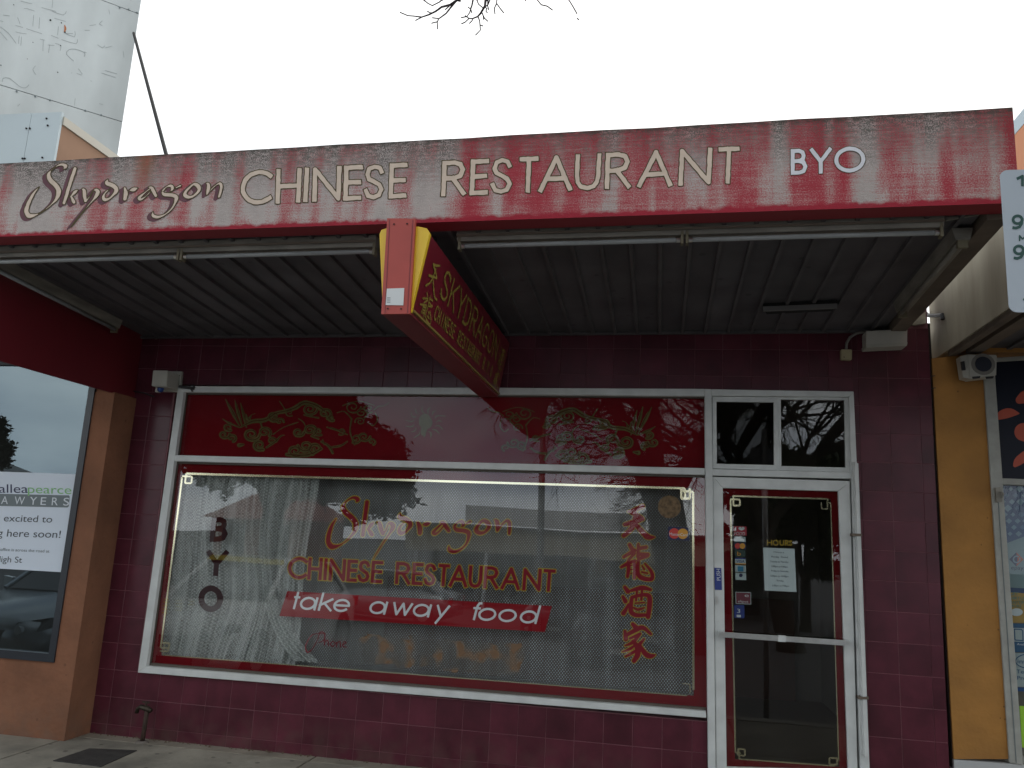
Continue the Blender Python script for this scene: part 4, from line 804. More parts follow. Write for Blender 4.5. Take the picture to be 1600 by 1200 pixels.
m_ = MB().prism([p+Vector((0, .0, 0)) for p in (c0, c1_, c2_, c3_)], (0, BK-SY, 0)); m_.build('bottom_channel', signbottom, HS)
la, lb_ = P(642.5, 484, SY), P(642.5, 484, SY)+Vector((0, BK-SY, 0)); MB().bar(la+Vector((.002, .03, .002)), lb_+Vector((.002, 0, .002)), .012, .012).build('trim_strip', mat('trim_ochre', (.22, .16, .04), .5), HS)
MB().box(2.05, 2.15, BK, .0, 2.80, 3.12).build('wall_bracket', black, HS)
for y in (-1.75, -.5): MB().box(2.04, 2.08, y-.02, y+.02, 3.12, zsoff(2, y)-.001).build('hanger', black, HS)
# lettering plane on the right-hand face
A_, B__ = P(671.5, 364, SY), P(641.5, 487, SY); fn = (B__-A_).cross(Vector((0, 1, 0))).normalized()
if fn.x < 0: fn = -fn
fo = A_+fn*.003; U_ = (A_-B__); Wd = Vector((0, 1, 0))
def fuv(px, py):   # face coordinates (metres back from the front, 0..1 up)
    p = PPL(px, py, fo, fn); d = p-(B__+fn*.003); return d.y, d.dot(U_)/U_.length_squared
def fpt(s, v): return B__+fn*.003+Wd*s+U_*v
def face_text(txt, pa, pb, top, bot, r, gap=.18, adv=None, serif=False):
    sa, _ = fuv(*pa); sb = pb; _, vt = fuv(*top); _, vb = fuv(*bot)
    H_ = (vt-vb)*U_.length; n_ = len(txt); st = (sb-sa)/n_; k_ = 1000
    ink = Ink(-20, -20, (sb-sa)*k_+20, H_*k_+20, 3.0 if H_ > .1 else 2.0)
    for i, ch in enumerate(txt):
        if ch == ' ': continue
        a = (i*st+st*gap/2)*k_; b = ((i+1)*st-st*gap/2)*k_
        letter(ink, ch, a, b, 0, H_*k_, r*k_)
        if serif:
            for u, vv in {'S': ((.95,.9),(.05,.1)), 'K': ((0,0),(0,1),(1,1),(1,0)), 'Y': ((0,1),(1,1),(.5,0)), 'D': ((0,0),(0,1)), 'R': ((0,0),(0,1),(1,0)), 'A': ((0,0),(1,0)), 'G': ((.95,.9),), 'N': ((0,1),(1,1),(0,0)), 'O': ()}[ch]:
                cx = a+r*k_+u*(b-a-2*r*k_); cy = (1-vv)*(H_*k_-4)+2; ink.line([(cx-10, cy), (cx+10, cy)], 2.5)
    return ink, (lambda x, y: fpt(sa+x/k_, vt-y/k_/U_.length))
ik, mf = face_text('SKYDRAGON', (690, 440), 1.93, (692, 411), (690, 468), .0085, .18, serif=True); ik.obj('letter', goldletter, mf, HS, split=True)
ik, mf = face_text('CHINESE RESTAURANT B.Y.O', (679.5, 485), 1.90, (681, 473.5), (680, 502), .0056, .24); ik.obj('letter', goldletter, mf, HS, split=True)
def face_han(key, oy, box, y0n, y1n, r):
    s0, s1, vt, vb = box; k_ = 1000; Wm, Hm = (s1-s0)*k_, (vt-vb)*U_.length*k_
    ink = Ink(-10, -10, Wm+10, Hm+10, 2.0)
    for s_ in HAN[key]: ink.brush([((x-100)/480*Wm, (y-y0n)/(y1n-y0n)*Hm, r) for x, y, _r in s_])
    return ink.obj('brush_stroke', goldletter, lambda x, y: fpt(s0+x/k_, vt-y/k_/U_.length), HS, split=True)
face_han('tian', 0, (.10, .34, .80, .40), 100, 550, 6.5); face_han('long', 0, (.10, .34, .37, .06), 650, 1150, 5)
face_han('jiu', 0, (1.98, 2.20, .80, .40), 60, 500, 6); face_han('jia', 0, (1.98, 2.20, .37, .06), 590, 1140, 5)
# white paper label taped on the end plate
lb2 = MB().px([(604.5, 451), (631.5, 450), (630, 477), (602.5, 476.5)], SY-.0255, .002).build('paper_label', mat('label_paper', (.66, .68, .68), .6), None); tag(lb2, 'white square paper label stuck on the red end plate of the hanging sign', 'label')
for i in range(3):
    O = P(606+i*2.2, 474, SY-.0268); text_obj('lettering', ('ELECTRICAL', 'SAFETY', 'TESTED')[0][:0] or '|||', tdk, P(606+i*1.7, 472.5, SY-.027), P(606.3+i*1.7, 465, SY-.027), P(604.6+i*1.7, 472.5, SY-.027)-P(606+i*1.7, 472.5, SY-.027), lb2)

# ------------------------------------------------------------------ small fittings on the wall
AL = empty('alarm_box'); tag(AL, 'white alarm siren box with a blue lamp beneath, at the top left window corner', 'alarm')
m_ = MB().prism([P(239, 578.5, -.20), P(262, 579, -.20), P(260, 604, -.20), P(236.5, 603, -.20)], (0, .165, 0)); bevel(m_.build('box', plaswhite, AL), .004, 2)
MB().px([(247, 579), (283.5, 580.5), (281, 612.5), (245, 611)], -.03, .028).build('back_plate', plaswhite, AL)
p = P(251, 606, -.12); MB().tube([(p.x, -.12, p.z+.02), (p.x, -.12, p.z-.025), (p.x, -.12, p.z-.035)], [.027, .025, .015], 14).build('blue_lamp', mat('blue_lens', (.01, .05, .22), .15), AL, True)
p = P(246, 609, -.13); MB().box(p.x-.012, p.x+.012, -.14, -.10, p.z-.02, p.z+.02).build('bracket', plaswhite, AL)
MB().tube([P(280.5, 587, -.033), P(280.5, 587, -.028)], .004, 8).build('screw', black, AL)
CB = empty('cable_bracket'); tag(CB, 'black bracket with cable stubs beside the alarm box at the window corner', 'bracket')
m_ = MB(); m_.bar(P(280, 604, -.05), P(303, 607, -.05), .022, .02); m_.bar(P(296, 603, -.07), P(301, 612, -.05), .012); m_.bar(P(300, 602, -.06), P(305, 605, -.05), .01); m_.build('bracket', black, CB)
MB().tube([P(207, 611, -.02), P(225, 614, -.03), P(241, 620, -.02)], .006, 8).build('cable', black, CB, True)
JB = empty('junction_box'); tag(JB, 'long white junction box on the wall under the soffit at the right end', 'box')
m_ = MB().prism([P(1353, 517, -.13), P(1418, 514, -.13), P(1417.5, 537, -.13), P(1354, 540, -.13)], (0, .12, 0)); bevel(m_.build('box', mat('box_white', (.50, .49, .45), .45), JB), .004, 2)
m_ = MB(); m_.px([(1353, 538), (1418, 535), (1417, 540), (1354, 543)], -.135, .13); m_.build('lid', plaswhite, JB)
SB = empty('switch_box'); tag(SB, 'small square cream outlet box joined by a bent conduit to the long junction box', 'box')
bevel(MB().px([(1314.5, 545.5), (1331.5, 546), (1331, 562), (1314.5, 561)], -.05, .048).build('box', mat('box_cream', (.42, .36, .22), .5), SB), .004, 2)
MB().tube([P(1322, 547, -.03), P(1323, 536, -.03), P(1328, 527, -.03), P(1338, 521, -.035), P(1354, 518, -.05)], .010, 10).build('conduit', mat('grey_conduit', (.25, .24, .22), .5), SB, True)
MB().tube([P(1319, 558, -.053), P(1319, 558, -.048)], .004, 8).build('screw', black, SB)
VB = MB().px([(219, 516), (241, 523), (244, 530), (222, 524)], -.012, .015).build('mortar_patch', mat('plaster_patch', (.42, .36, .28), .9, var=.3, scale=20, bump=.5), B)
# tap on its standpipe
TP = empty('garden_tap'); tag(TP, 'old bronze tap on a short rusty standpipe against the maroon tiles near the brown pilaster', 'tap')
rust = mat('rusty_pipe', (.06, .035, .025), .7, metal=.3, var=.5, scale=30, bump=.5)
p0 = PA(221, 1160, 2, 0.0); yy = p0.y if p0.y < -.03 else -.07; yy = min(yy, -.06); b0 = P(222, 1160, yy); t0 = P(231, 1108, yy)
MB().tube([(b0.x, yy, .0), (b0.x+.004, yy, .1), (t0.x-.005, yy, t0.z)], .017, 10).build('pipe', rust, TP, True)
MB().tube([(t0.x+.03, yy, t0.z-.012), (t0.x, yy, t0.z), (t0.x-.06, yy, t0.z+.012), (t0.x-.085, yy, t0.z-.004), (t0.x-.088, yy, t0.z-.035)], [.016, .022, .018, .015, .015], 10).build('spout', mat('tap_bronze', (.05, .04, .028), .5, metal=.6, var=.4, scale=30), TP, True)
m_ = MB().tube([(t0.x-.02, yy, t0.z+.01), (t0.x-.02, yy, t0.z+.045)], .009, 8); m_.bar((t0.x-.05, yy, t0.z+.047), (t0.x+.01, yy, t0.z+.047), .012); m_.build('handle', rust, TP)
MB().tube([(b0.x, yy, 0), (b0.x, yy, .012)], [.05, .035], 12).build('footing', mat('mortar', (.16, .14, .12), .9), TP)
rg = random.Random(5); m_ = MB()
for q in range(120):
    x = rg.uniform(-.9, 3.6); 
    if rg.random() < .5: x = rg.uniform(-.6, .9)
    y = -.004-abs(rg.gauss(0, .018)); s_ = rg.uniform(.003, .012)
    m_.add([(x-s_, y, .0), (x+s_, y+.003, .0), (x, y-s_, .0), (x, y, s_*1.1)], [(0, 1, 3), (1, 2, 3), (2, 0, 3)])
tag(m_.build('grit', mat('grit', (.12, .09, .06), .95), None), 'crumbs of mortar and dirt along the foot of the tiled wall', 'debris', None, 'stuff')

# ------------------------------------------------------------------ left neighbour
LX = -.955
brown = mat('brown_render', (.235, .10, .052), .9, var=.25, scale=3, bump=1.0, spots=(6, .05, .7), foot=(.35, (.14, .085, .06)))
brown2 = brown
LN = empty('lawyers_building'); tag(LN, 'brown rendered shopfront with a large black framed window, left of the restaurant', 'building')
pf = -.28
MB().box(LX-.235+.06, LX+.02, pf, .3, -.05, 2.62).build('pilaster', brown, LN)
wr = P(84, 1030, pf+.01)
zb, zt = P(40, 1030, pf).z-.005, 3.0
MB().box(-9, LX-.175, pf+.004, pf+.2, -.05, zb).build('wall', brown, LN); MB().box(-9, LX-.175, pf+.004, pf+.2, 2.86, 3.3).build('wall', mat('left_red_band', (.16, .012, .018), .6), LN)
MB().box(LX-.22, LX-.03, pf+.01, .3, 2.62, 3.3).build('wall', brown, LN)
wx = LX-.155
m_ = MB(); m_.box(wx-.055, wx-.0, pf-.012, pf+.05, zb, 2.9); m_.box(-6, wx-.055, pf-.012, pf+.05, zb, zb+.06); m_.box(-6, wx-.055, pf-.012, pf+.05, 2.83, 2.9); m_.build('window_frame', mat('black_frame', (.018, .022, .03), .35), LN)
mesh_obj('pane', [(-6, pf+.02, 2.86), (wx-.03, pf+.02, 2.86), (wx-.03, pf+.02, zb+.02), (-6, pf+.02, zb+.02)], [(0, 3, 2, 1)], glass_dark, LN)
MB().box(-6, wx, 2.4, 2.5, 0, 3).build('back_wall', darkroom, LN); MB().box(-6, wx, pf+.2, 2.4, -.1, 0).build('floor', flr_in, LN); MB().box(-6, wx, pf+.2, 2.4, 2.9, 3).build('ceiling', darkroom, LN); MB().box(wx+.0, wx+.1, pf+.2, 2.4, 0, 3).build('side_wall', darkroom, LN)
dl = MB().tube([(-2.55, .55, 2.885), (-2.55, .55, 2.9)], .06, 16).build('downlight', mat('downlight', (.8, .75, .6), .5), LN)
em = MATS['downlight'].node_tree.nodes['Principled BSDF']; em.inputs['Emission Color'].default_value = (1, .85, .6, 1); em.inputs['Emission Strength'].default_value = 12
dp = PPL(37, 651, (0, 0, 2.885), (0, 0, 1)); dl.data.transform(Matrix.Translation((dp.x+2.55, dp.y-.55, 0)))
bs = MB().bar((LX-.31, pf+.0005, 0), (LX-.31, pf+.0005, 0.001), .001)
# awning side panel of the left neighbour
LA = empty('neighbour_awning'); tag(LA, 'dark red end panel of the lower awning over the brown shopfront', 'awning')
MB().box(LX-.02, LX, -1.62, -.002, 2.615, 3.19).build('end_panel', mat('left_red_panel', (.15, .011, .018), .5, var=.12, scale=2), LA)
MB().box(-9, LX-.02, -1.6, -.29, 3.15, 3.19).build('soffit', mat('left_soffit', (.5, .5, .48), .7), LA); MB().box(-9, LX-.02, -1.64, -1.6, 3.12, 3.3).build('front_panel', MATS['left_red_panel'], LA)
# poster in that window
pY = pf+.016
qd = [(-26, 736), (121.5, 741), (96.5, 894), (-26, 887)]
po = mesh_obj('window_poster', [P(x, y, pY) for x, y in qd], [(0, 3, 2, 1)], mat('poster_white', (.60, .66, .74), .45)); tag(po, 'white poster with green and grey lettering in the black framed window', 'poster')
pg = mat('poster_green', (.20, .45, .17), .5); pgr = mat('poster_grey', (.13, .16, .17), .5); pdk = mat('poster_dark', (.05, .06, .07), .5)
text_px('lettering', 'allea', navy, -1.5, 769.8, 43.5, 770.2, 13.5, pY-.002, po, -.0); text_px('lettering', 'pearce', pg, 43.5, 770.3, 111.5, 772, 13.3, pY-.002, po, .0)
gb_ = Ink(-20, 765, 115, 797, .7); gb_.poly([(-20, 771), (107.5, 774), (109, 776), (107.5, 791), (105.5, 793), (-20, 790)]); gb_.obj('grey_band', pgr, lambda x, y: P(x, y, pY-.001), po)
lw = [('A', 1.5, 12), ('W', 22, 38), ('Y', 46, 57), ('E', 63, 71.5), ('R', 80.5, 90), ('S', 98.5, 107.5)]
for ch, a, b in lw: text_px('lettering', ch, mat('poster_light', (.62, .66, .70), .5), a, 787.3+a*.025, b, 787.3+b*.025, 12.3, pY-.0025, po, .12)
text_px('lettering', 'excited to', pdk, 5.5, 814.5, 81, 816.5, 10.8, pY-.002, po, .18); text_px('lettering', 'g here soon!', pdk, -4.5, 838, 94, 840.5, 11.5, pY-.002, po, .18)
text_px('lettering', 'office is across the road at', pgr, 0, 860.5, 77, 863.5, 4.6, pY-.002, po, .15); text_px('lettering', 'ligh St', pdk, -1.5, 878, 34, 879.5, 9.5, pY-.002, po, .15)

# parapet box above the left neighbour
PB = empty('parapet_cladding'); tag(PB, 'pale blue panelled parapet box with an orange brown return wall above the left shop', 'parapet')
pcx = P(98, 178, -.75).x; py0 = -.75; ztp = P(98, 176, py0).z
blue = mat('pale_blue_panel', (.46, .53, .55), .5, var=.08, scale=1.2)
def fpan(xa, xb, za, zb_): return MB().box(xa, xb, py0-.012, py0+.01, za, zb_).build('panel', blue, PB)
jx = P(44, 220, py0).x
fpan(jx+.002, pcx, 3.3, ztp); fpan(jx-1.2, jx-.002, 3.3, ztp+.004); fpan(jx-2.4, jx-1.208, 3.3, ztp+.004)
obm = mat('orange_brown_render', (.30, .175, .11), .85, var=.12, scale=3)
yb2 = PX(183, 246, pcx).y+.5
MB().box(pcx-.16, pcx-.002, py0+.0105, yb2, 3.3, ztp-.10).build('return_wall', obm, PB); MB().box(pcx-2.4, pcx-.16, py0+.0105, yb2, 3.2, 3.3).build('roof', obm, PB)
MB().box(pcx-.17, pcx+.012, py0+.011, yb2, ztp-.0995, ztp-.03).build('coping', mat('coping_cream', (.50, .47, .40), .7), PB)
for (x, y) in ((41, 200.5), (46.5, 200.5), (35, 247.5), (38.5, 247.5), (74.5, 196), (72.5, 185), (66, 246)): MB().tube([P(x, y, py0-.02), P(x, y, py0-.011)], .008, 8).build('rivet', black, PB)


# large faded sign board at 45 degrees behind
BB = empty('billboard'); tag(BB, 'tall pale blue-grey metal sign board with ghost outlines of removed letters, behind the left parapet', 'billboard')
bo = Vector((-3.2, 1.9, 6.0)); bn_ = Vector((math.cos(math.radians(-45)), math.sin(math.radians(-45)), 0))
tmp = ray(200, 120); tmp = Vector(tmp)
e0 = PA(183, 245, 1, 1.6); bo = e0
alongv = Vector((math.cos(math.radians(-135)), math.sin(math.radians(-135)), 0)) 
# the board recedes towards the right edge
hd = Vector((math.sin(math.radians(45)), math.cos(math.radians(45)), 0)); bn_ = Vector((hd.y, -hd.x, 0))
bbm = mat('billboard_paint', (.50, .535, .53), .6, var=.22, scale=1.4, stretch=(1, 1, .4), spots=(2.2, .02, .8))
def bp_(px, py): return PPL(px, py, bo, bn_)
zj1 = bp_(190, 190).z; zj2 = bp_(215, 21).z; hh_ = zj2-zj1
for (za, zb_) in ((zj1-hh_, zj1-.004), (zj1+.004, zj2-.004), (zj2+.004, zj2+hh_)):
    a = Vector((bo.x, bo.y, 0)); b = a-hd*7; m_ = MB().prism([(a.x, a.y, za), (a.x, a.y, zb_), (b.x, b.y, zb_), (b.x, b.y, za)], bn_*-.05); m_.build('panel', bbm, BB)
m_ = MB(); a = Vector((bo.x, bo.y, 0))-hd*.02-bn_*.055; b = a-hd*6.9; m_.prism([(a.x, a.y, zj1-hh_), (a.x, a.y, zj2+hh_), (b.x, b.y, zj2+hh_), (b.x, b.y, zj1-hh_)], bn_*-.02); m_.build('backing', mat('joint_grey', (.30, .34, .34), .7), BB)
gh = Ink(-4, -4, 200, 170, .5)
def G(*p, r=.28): gh.brush([(x/4, y/4, r) for x, y in p], 2)
for s_ in (((130,8),(200,25)),((325,70),(395,95),(415,70)),((260,48),(350,72)),((330,0),(325,50)),((210,95),(205,165)),((150,55),(170,55),(215,70)),((248,110),(243,180)),((98,160),(145,173)),((165,180),(262,212)),((0,130),(20,135)),((20,95),(60,100)),((110,110),(125,150)),((340,115),(410,135)),((365,165),(360,220)),((320,222),(365,240)),((385,248),(475,275),(483,245)),((400,205),(465,232),(468,195)),((410,210),(455,210)),
           ((0,168),(50,205),(100,272)),((0,200),(45,252)),((98,200),(130,208),(165,212)),((120,225),(115,275)),((135,230),(130,285)),((270,250),(268,320)),((250,245),(280,252)),((310,280),(303,330)),((300,282),(340,285)),((345,272),(380,285),(375,318)),((525,355),(528,330),(470,308),(430,312),(415,340),(460,382)),((525,325),(540,330)),
           ((222,412),(205,435),(225,468)),((655,440),(730,462)),((635,457),(722,484)),((620,648),(645,655)),((15,510),(20,490),(60,490),(120,540),(160,550),(180,530)),((610,280),(640,300),(655,285)),((660,300),(700,288)),((565,505),(575,510)),((470,615),(465,660)),((110,665),(125,650)),((450,455),(445,458)),((490,430),(515,465)),((480,460),(510,470)),((640,130),(620,150),(640,160)),((560,160),(600,155)),((530,190),(560,190)),((680,60),(685,90)),((770,320),(775,360))): G(*s_, r=.28 if len(s_) < 4 else .33)
gh.D[:] += 0.0
tag(gh.obj('ghost_outline', mat('ghost_line', (.25, .28, .28), .8), lambda x, y: bp_(x, y)+bn_*.003, BB), kind='stuff')
g2 = Ink(0, 0, 110, 130, .5)
for (x, y, r) in ((315, 127, 1.6), (383, 143, .9), (405, 200, 1.5), (360, 452, .8), (205, 265, .6), (518, 330, .7), (565, 515, .6), (5, 408, .9), (460, 20, .7), (85, 30, .7), (170, 368, .5), (378, 285, .8)): g2.cap((x/4, y/4), (x/4+.6, y/4+.8), r, r*.6)
g2.obj('hole', black, lambda x, y: bp_(x, y)+bn_*.004, BB, split=True)
g3 = Ink(90, 30, 110, 60, .5); g3.brush([(101, 40, .8), (102, 45, 1.6), (101, 49, 1.0)]); g3.obj('rust_mark', mat('rust_orange', (.45, .16, .06), .8), lambda x, y: bp_(x, y)+bn_*.0045, BB)
for (x, y) in ((26, 143), (55, 151), (78, 157), (133, 173), (158, 180), (187, 12), (201, 15), (214, 20)): MB().tube([bp_(x, y), bp_(x, y)+bn_*.010], .010, 6).build('rivet', pgr, BB)

# stay rod of the awning
r1 = P(262.5, 252, -1.7); r2 = P(209, 52, -.3); rd_ = MB().tube([r1+(r1-r2).normalized()*.25, r2], .013, 8).build('tie_rod', mat('dark_rod', (.02, .019, .018), .7, spec=.2)); tag(rd_, 'thin dark steel rod slanting from behind the red fascia up to the pale sign board', 'rod')

# ------------------------------------------------------------------ right neighbour
RX = 5.32
RN = empty('neighbour_shopfront'); tag(RN, 'ochre painted shopfront with a grey aluminium window, right of the restaurant', 'building')
ochre = mat('ochre_paint', (.37, .17, .034), .75, var=.16, scale=4, bump=.5, spots=(9, .045, .55), foot=(.5, (.20, .11, .05)))
m_ = MB().px([(1456, 560), (1536, 552), (1577, 1186), (1490.5, 1186)], .015, .3); m_.build('pilaster', ochre, RN)
m_ = MB().px([(1446, 505), (1453, 505), (1494, 1200), (1488.5, 1200)], .035, .25); m_.build('gap_brick', mat('dark_gap', (.03, .022, .018), .95, var=.5, scale=20, bump=.6), RN)
m_ = MB().px([(1490.5, 1187), (1600, 1195), (1640, 1240), (1492, 1230)], .008, .3); m_.build('plinth', mat('plinth_white', (.42, .43, .43), .6), RN)
m_ = MB()
m_.px([(1535.5, 560), (1553, 559), (1599, 1196), (1577.5, 1192)], .0, .08); m_.px([(1551, 559), (1780, 545), (1780, 551), (1551, 565)], .002, .06); m_.px([(1564, 747), (1800, 757), (1800, 766), (1565, 757)], .004, .05); m_.px([(1598.5, 1183), (1820, 1197), (1820, 1206), (1599, 1193)], .004, .05)
bevel(m_.build('window_frame', mat('grey_aluminium', (.33, .33, .30), .5, var=.2, scale=10), RN), .003, 1)
m_ = MB().px([(1588, 800), (1590, 800), (1595, 1190), (1593, 1190)], -.002, .004); m_ = MB().bar(P(1559, 770, -.002), P(1588, 1192, -.002), .004, .003, up=(0, 1, 0)); m_.build('groove', pgr, RN)
mesh_obj('pane', [P(x, y, .03) for x, y in ((1550, 562), (1780, 548), (1800, 762), (1562, 752))], [(0, 3, 2, 1)], mat('fanlight_film', (.010, .012, .022), .35, spec=.15), RN)
mesh_obj('pane', [P(x, y, .04) for x, y in ((1562, 752), (1800, 762), (1820, 1200), (1590, 1190))], [(0, 3, 2, 1)], thin_glass('shop2_glass', .8, (.8, .85, .85)), RN)
MB().box(5.25, 9, .4, .5, 0, 3).build('back_wall', darkroom, RN)
orange = mat('orange_vinyl', (.40, .06, .025), .5)
oi_ = Ink(1545, 590, 1625, 745, .7); oi_.brush([(1559, 653, 3), (1566, 648, 7), (1578, 645, 7), (1592, 646, 1)]); oi_.brush([(1593, 625, 6), (1603, 620, 10), (1612, 622, 8)]); oi_.brush([(1599, 675, 14), (1608, 678, 14)]); oi_.brush([(1586, 727, 3), (1592, 720, 7), (1603, 712, 8)])
oi_.obj('flower_decal', orange, lambda x, y: P(x, y, .028), RN, split=True)
PS = mesh_obj('poster_sheet', [P(x, y, .05) for x, y in ((1564, 757), (1700, 762), (1700, 935), (1575, 925))], [(0, 3, 2, 1)], mat('poster_blue', (.02, .05, .14), .5)); tag(PS, 'blue poster with pale diamonds and a payment logo in the right hand window', 'poster')
dmm = mat('diamond_pale', (.16, .24, .30), .5); rg = random.Random(8)
for i in range(8):
    for j in range(8):
        cx = 1566+i*13.5+(j % 2)*6.5+j*.8; cy = 764+j*10
        if cy > 840: continue
        s_ = rg.uniform(3.2, 5.8); mesh_obj('diamond', [P(cx, cy-s_, .047), P(cx+s_*1.15, cy, .047), P(cx, cy+s_, .047), P(cx-s_*1.15, cy, .047)], [(0, 3, 2, 1)], dmm if rg.random() < .7 else mat('diamond_mid', (.07, .13, .22), .5), PS)
mesh_obj('pale_panel', [P(x, y, .046) for x, y in ((1570, 850), (1700, 800), (1700, 925), (1578, 918))], [(0, 3, 2, 1)], mat('pale_teal', (.17, .24, .25), .5), PS)
mesh_obj('logo', [P(x, y, .044) for x, y in ((1577, 874), (1588, 863), (1599, 874), (1588, 885))], [(0, 3, 2, 1)], navy, PS); mesh_obj('logo', [P(x, y, .0435) for x, y in ((1588, 863), (1599, 874), (1588, 885), (1590, 874))], [(0, 3, 2, 1)], mat('logo_orange', (.45, .10, .04), .5), PS)
e_ = Ink(1578, 864, 1600, 886, .4); e_.brush([(x, y, 1.1) for x, y in arc(1588.5, 874, 5, 5, -20, 300, 10)]); e_.obj('logo', dmm, lambda x, y: P(x, y, .043), PS)
text_px('lettering', 'epay.', navy, 1580, 889.5, 1601, 890.5, 6, .044, PS)
def rposter(pts, m, label, texts, par=None):
    o = mesh_obj('poster_sheet', [P(x, y, .051) for x, y in pts], [(0, 3, 2, 1)], m); tag(o, label, 'poster')
    for s_, tm, x0, y0, x1, y1, h in texts: text_px('lettering', s_, tm, x0, y0, x1, y1, h, .048, o)
    return o
tl = mat('poster_teal_text', (.05, .22, .20), .5); wh2 = mat('poster_pale', (.42, .45, .45), .5); blu2 = mat('poster_blue2', (.02, .09, .20), .5)
o = rposter([(1576, 922), (1700, 926), (1700, 976), (1580, 973)], mat('poster_yellow', (.42, .24, .05), .5), 'yellow poster with teal block lettering and a white oval, below the blue diamond poster', [('GET', tl, 1577.5, 930, 1591, 930.3, 5), ('VIRTUS', tl, 1578, 937, 1603, 937.5, 5), ('ANYTIME', tl, 1578.5, 943.5, 1604, 944, 5), ('MORE', tl, 1579, 949, 1596, 949.5, 4.5)])
disc('oval', 1588.5, 956.5, 6, white, o, .048, 1.6)
o = rposter([(1580, 974), (1700, 978), (1700, 1020), (1583, 1019)], blu2, 'dark blue poster with a pale card panel, between the yellow poster and the white one', [('Available', white, 1589, 1008, 1610, 1009, 3.5), ('www.here', white, 1585, 1013, 1608, 1014, 2.6)][:1])
mesh_obj('pale_panel', [P(x, y, .049) for x, y in ((1581.5, 981), (1700, 984), (1700, 1004), (1583, 1002.5))], [(0, 3, 2, 1)], wh2, o)
c_i = Ink(1580, 978, 1602, 1005, .4); c_i.line([(1585, 983), (1596, 983.5), (1598, 986), (1598.5, 1001), (1586, 1000), (1585, 983)], .8, False); c_i.obj('card_outline', blu2, lambda x, y: P(x, y, .0475), o)
o = rposter([(1584, 1020), (1700, 1024), (1700, 1076), (1588, 1073)], wh2, 'white poster with an oval chip logo and blue words in the right hand window', [('int', blu2, 1590, 1036.5, 1603, 1037, 7), ('Tec', blu2, 1588.5, 1052, 1604, 1052.5, 6), ('Pro', blu2, 1589.5, 1062, 1604, 1062.5, 6)])
c_i = Ink(1583, 1020, 1640, 1050, .5); c_i.brush([(x, y, .7) for x, y in arc(1608, 1033, 21, 11, 0, 360, 20)]); c_i.obj('oval_ring', blu2, lambda x, y: P(x, y, .0475), o)
o = rposter([(1588, 1074), (1700, 1078), (1700, 1084), (1588.5, 1080)], mat('strip_blue', (.02, .08, .25), .5), 'narrow blue strip along the bottom of the white poster', [])
o = rposter([(1593, 1103), (1700, 1106), (1700, 1172), (1597, 1168)], mat('fluoro_paper', (.50, .85, .05), .5), 'fluorescent yellow green sheet at the foot of the right hand window', [])
# awning of the right neighbour
RA = empty('neighbour_awning'); tag(RA, 'awning with a stained cream side and orange and blue upper band, right of the restaurant', 'awning')
creamp = mat('stained_cream', (.42, .38, .29), .85, var=.2, scale=1.6, dark=(.27, .235, .17), stretch=(1, 2, .5), bump=.2)
MB().box(RX, RX+.05, -2.3, .3, 3.07, 3.62).build('side_panel', creamp, RA); MB().box(RX-.006, RX+.05, -2.3, .3, 3.6205, 4.02).build('side_band', mat('orange_band', (.62, .22, .08), .6), RA); MB().box(RX-.008, RX+.05, -2.3, .3, 4.0205, 4.105).build('cap', mat('blue_cap', (.50, .60, .66), .6), RA)
MB().box(RX+.05, 9, -2.3, 0, 3.10, 3.16).build('soffit', grey_soffit, RA); MB().box(RX+.05, 9, -2.34, -2.3, 3.0, 4.1).build('front_panel', MATS['orange_band'], RA); MB().box(RX+.05, 9, .001, .3, 3.07, 4.1).build('wall', ochre, RA)
MB().box(RX+.012, RX+.06, -2.3, -.02, 3.035, 3.068).build('edge_batten', timber, RA); MB().bar((RX+.16, -2.2, 3.07), (RX+.16, -.05, 3.07), .09, .05).build('batten', timber, RA)
for i in range(9): MB().bar((RX+.4+i*.35, -2.25, 3.092), (RX+.4+i*.35, -.02, 3.092), .03, .018).build('rib', rib_m, RA)
# hooked bracket and torn flashing between the two awnings
hk_ = MB().tube([PX(1444, 487, RX-.03), PX(1450, 493, RX-.03), PX(1462, 493, RX-.02), PX(1472, 492, RX-.02), PX(1473, 499, RX-.02)], .015, 6).build('hook_bracket', black); tag(hk_, 'dark bent bracket poking out between the maroon wall and the cream side panel', 'bracket')
fl = MB().px([(1424, 505), (1446, 487), (1447, 505), (1428, 508)], -.02, .02).build('flashing', mat('flashing', (.45, .42, .33), .7, var=.4, scale=14), B)
for (x, y) in ((1456, 588), (1457, 607)): MB().bar(P(x-2, y, -.0), P(x+5, y-1, .005), .006).build('nail', black, RN)
# loudspeaker
SP = empty('loudspeaker'); tag(SP, 'white box loudspeaker with a dark round horn on the ochre pilaster', 'speaker')
m_ = MB().prism([P(1511, 553.5, -.12), P(1558, 554, -.12), P(1557, 587, -.12), P(1515, 592, -.12)], (0, .11, 0)); bevel(m_.build('box', plaswhite, SP), .006, 2)
m_ = MB().prism([P(1500, 557, -.10), P(1511, 554, -.12), P(1515, 592, -.12), P(1505, 590, -.10)], (0, .08, 0)); m_.build('side_cheek', plaswhite, SP)
c = P(1536.5, 569, -.125); MB().tube([(c.x, -.121, c.z), (c.x, -.127, c.z)], .052, 24).build('horn', mat('horn_dark', (.012, .016, .03), .5), SP)
MB().tube([(c.x, -.1205, c.z), (c.x, -.1235, c.z)], .075, 24).build('horn_ring', mat('horn_grey', (.20, .19, .17), .6), SP)
MB().px([(1502, 565), (1507, 564), (1509, 578), (1504, 578)], -.122, .02).build('vent', black, SP)
for a in (1519, 1540): MB().px([(a, 588.5), (a+13, 587.5), (a+12, 591), (a+1, 592)], -.124, .004).build('slot', black, SP)
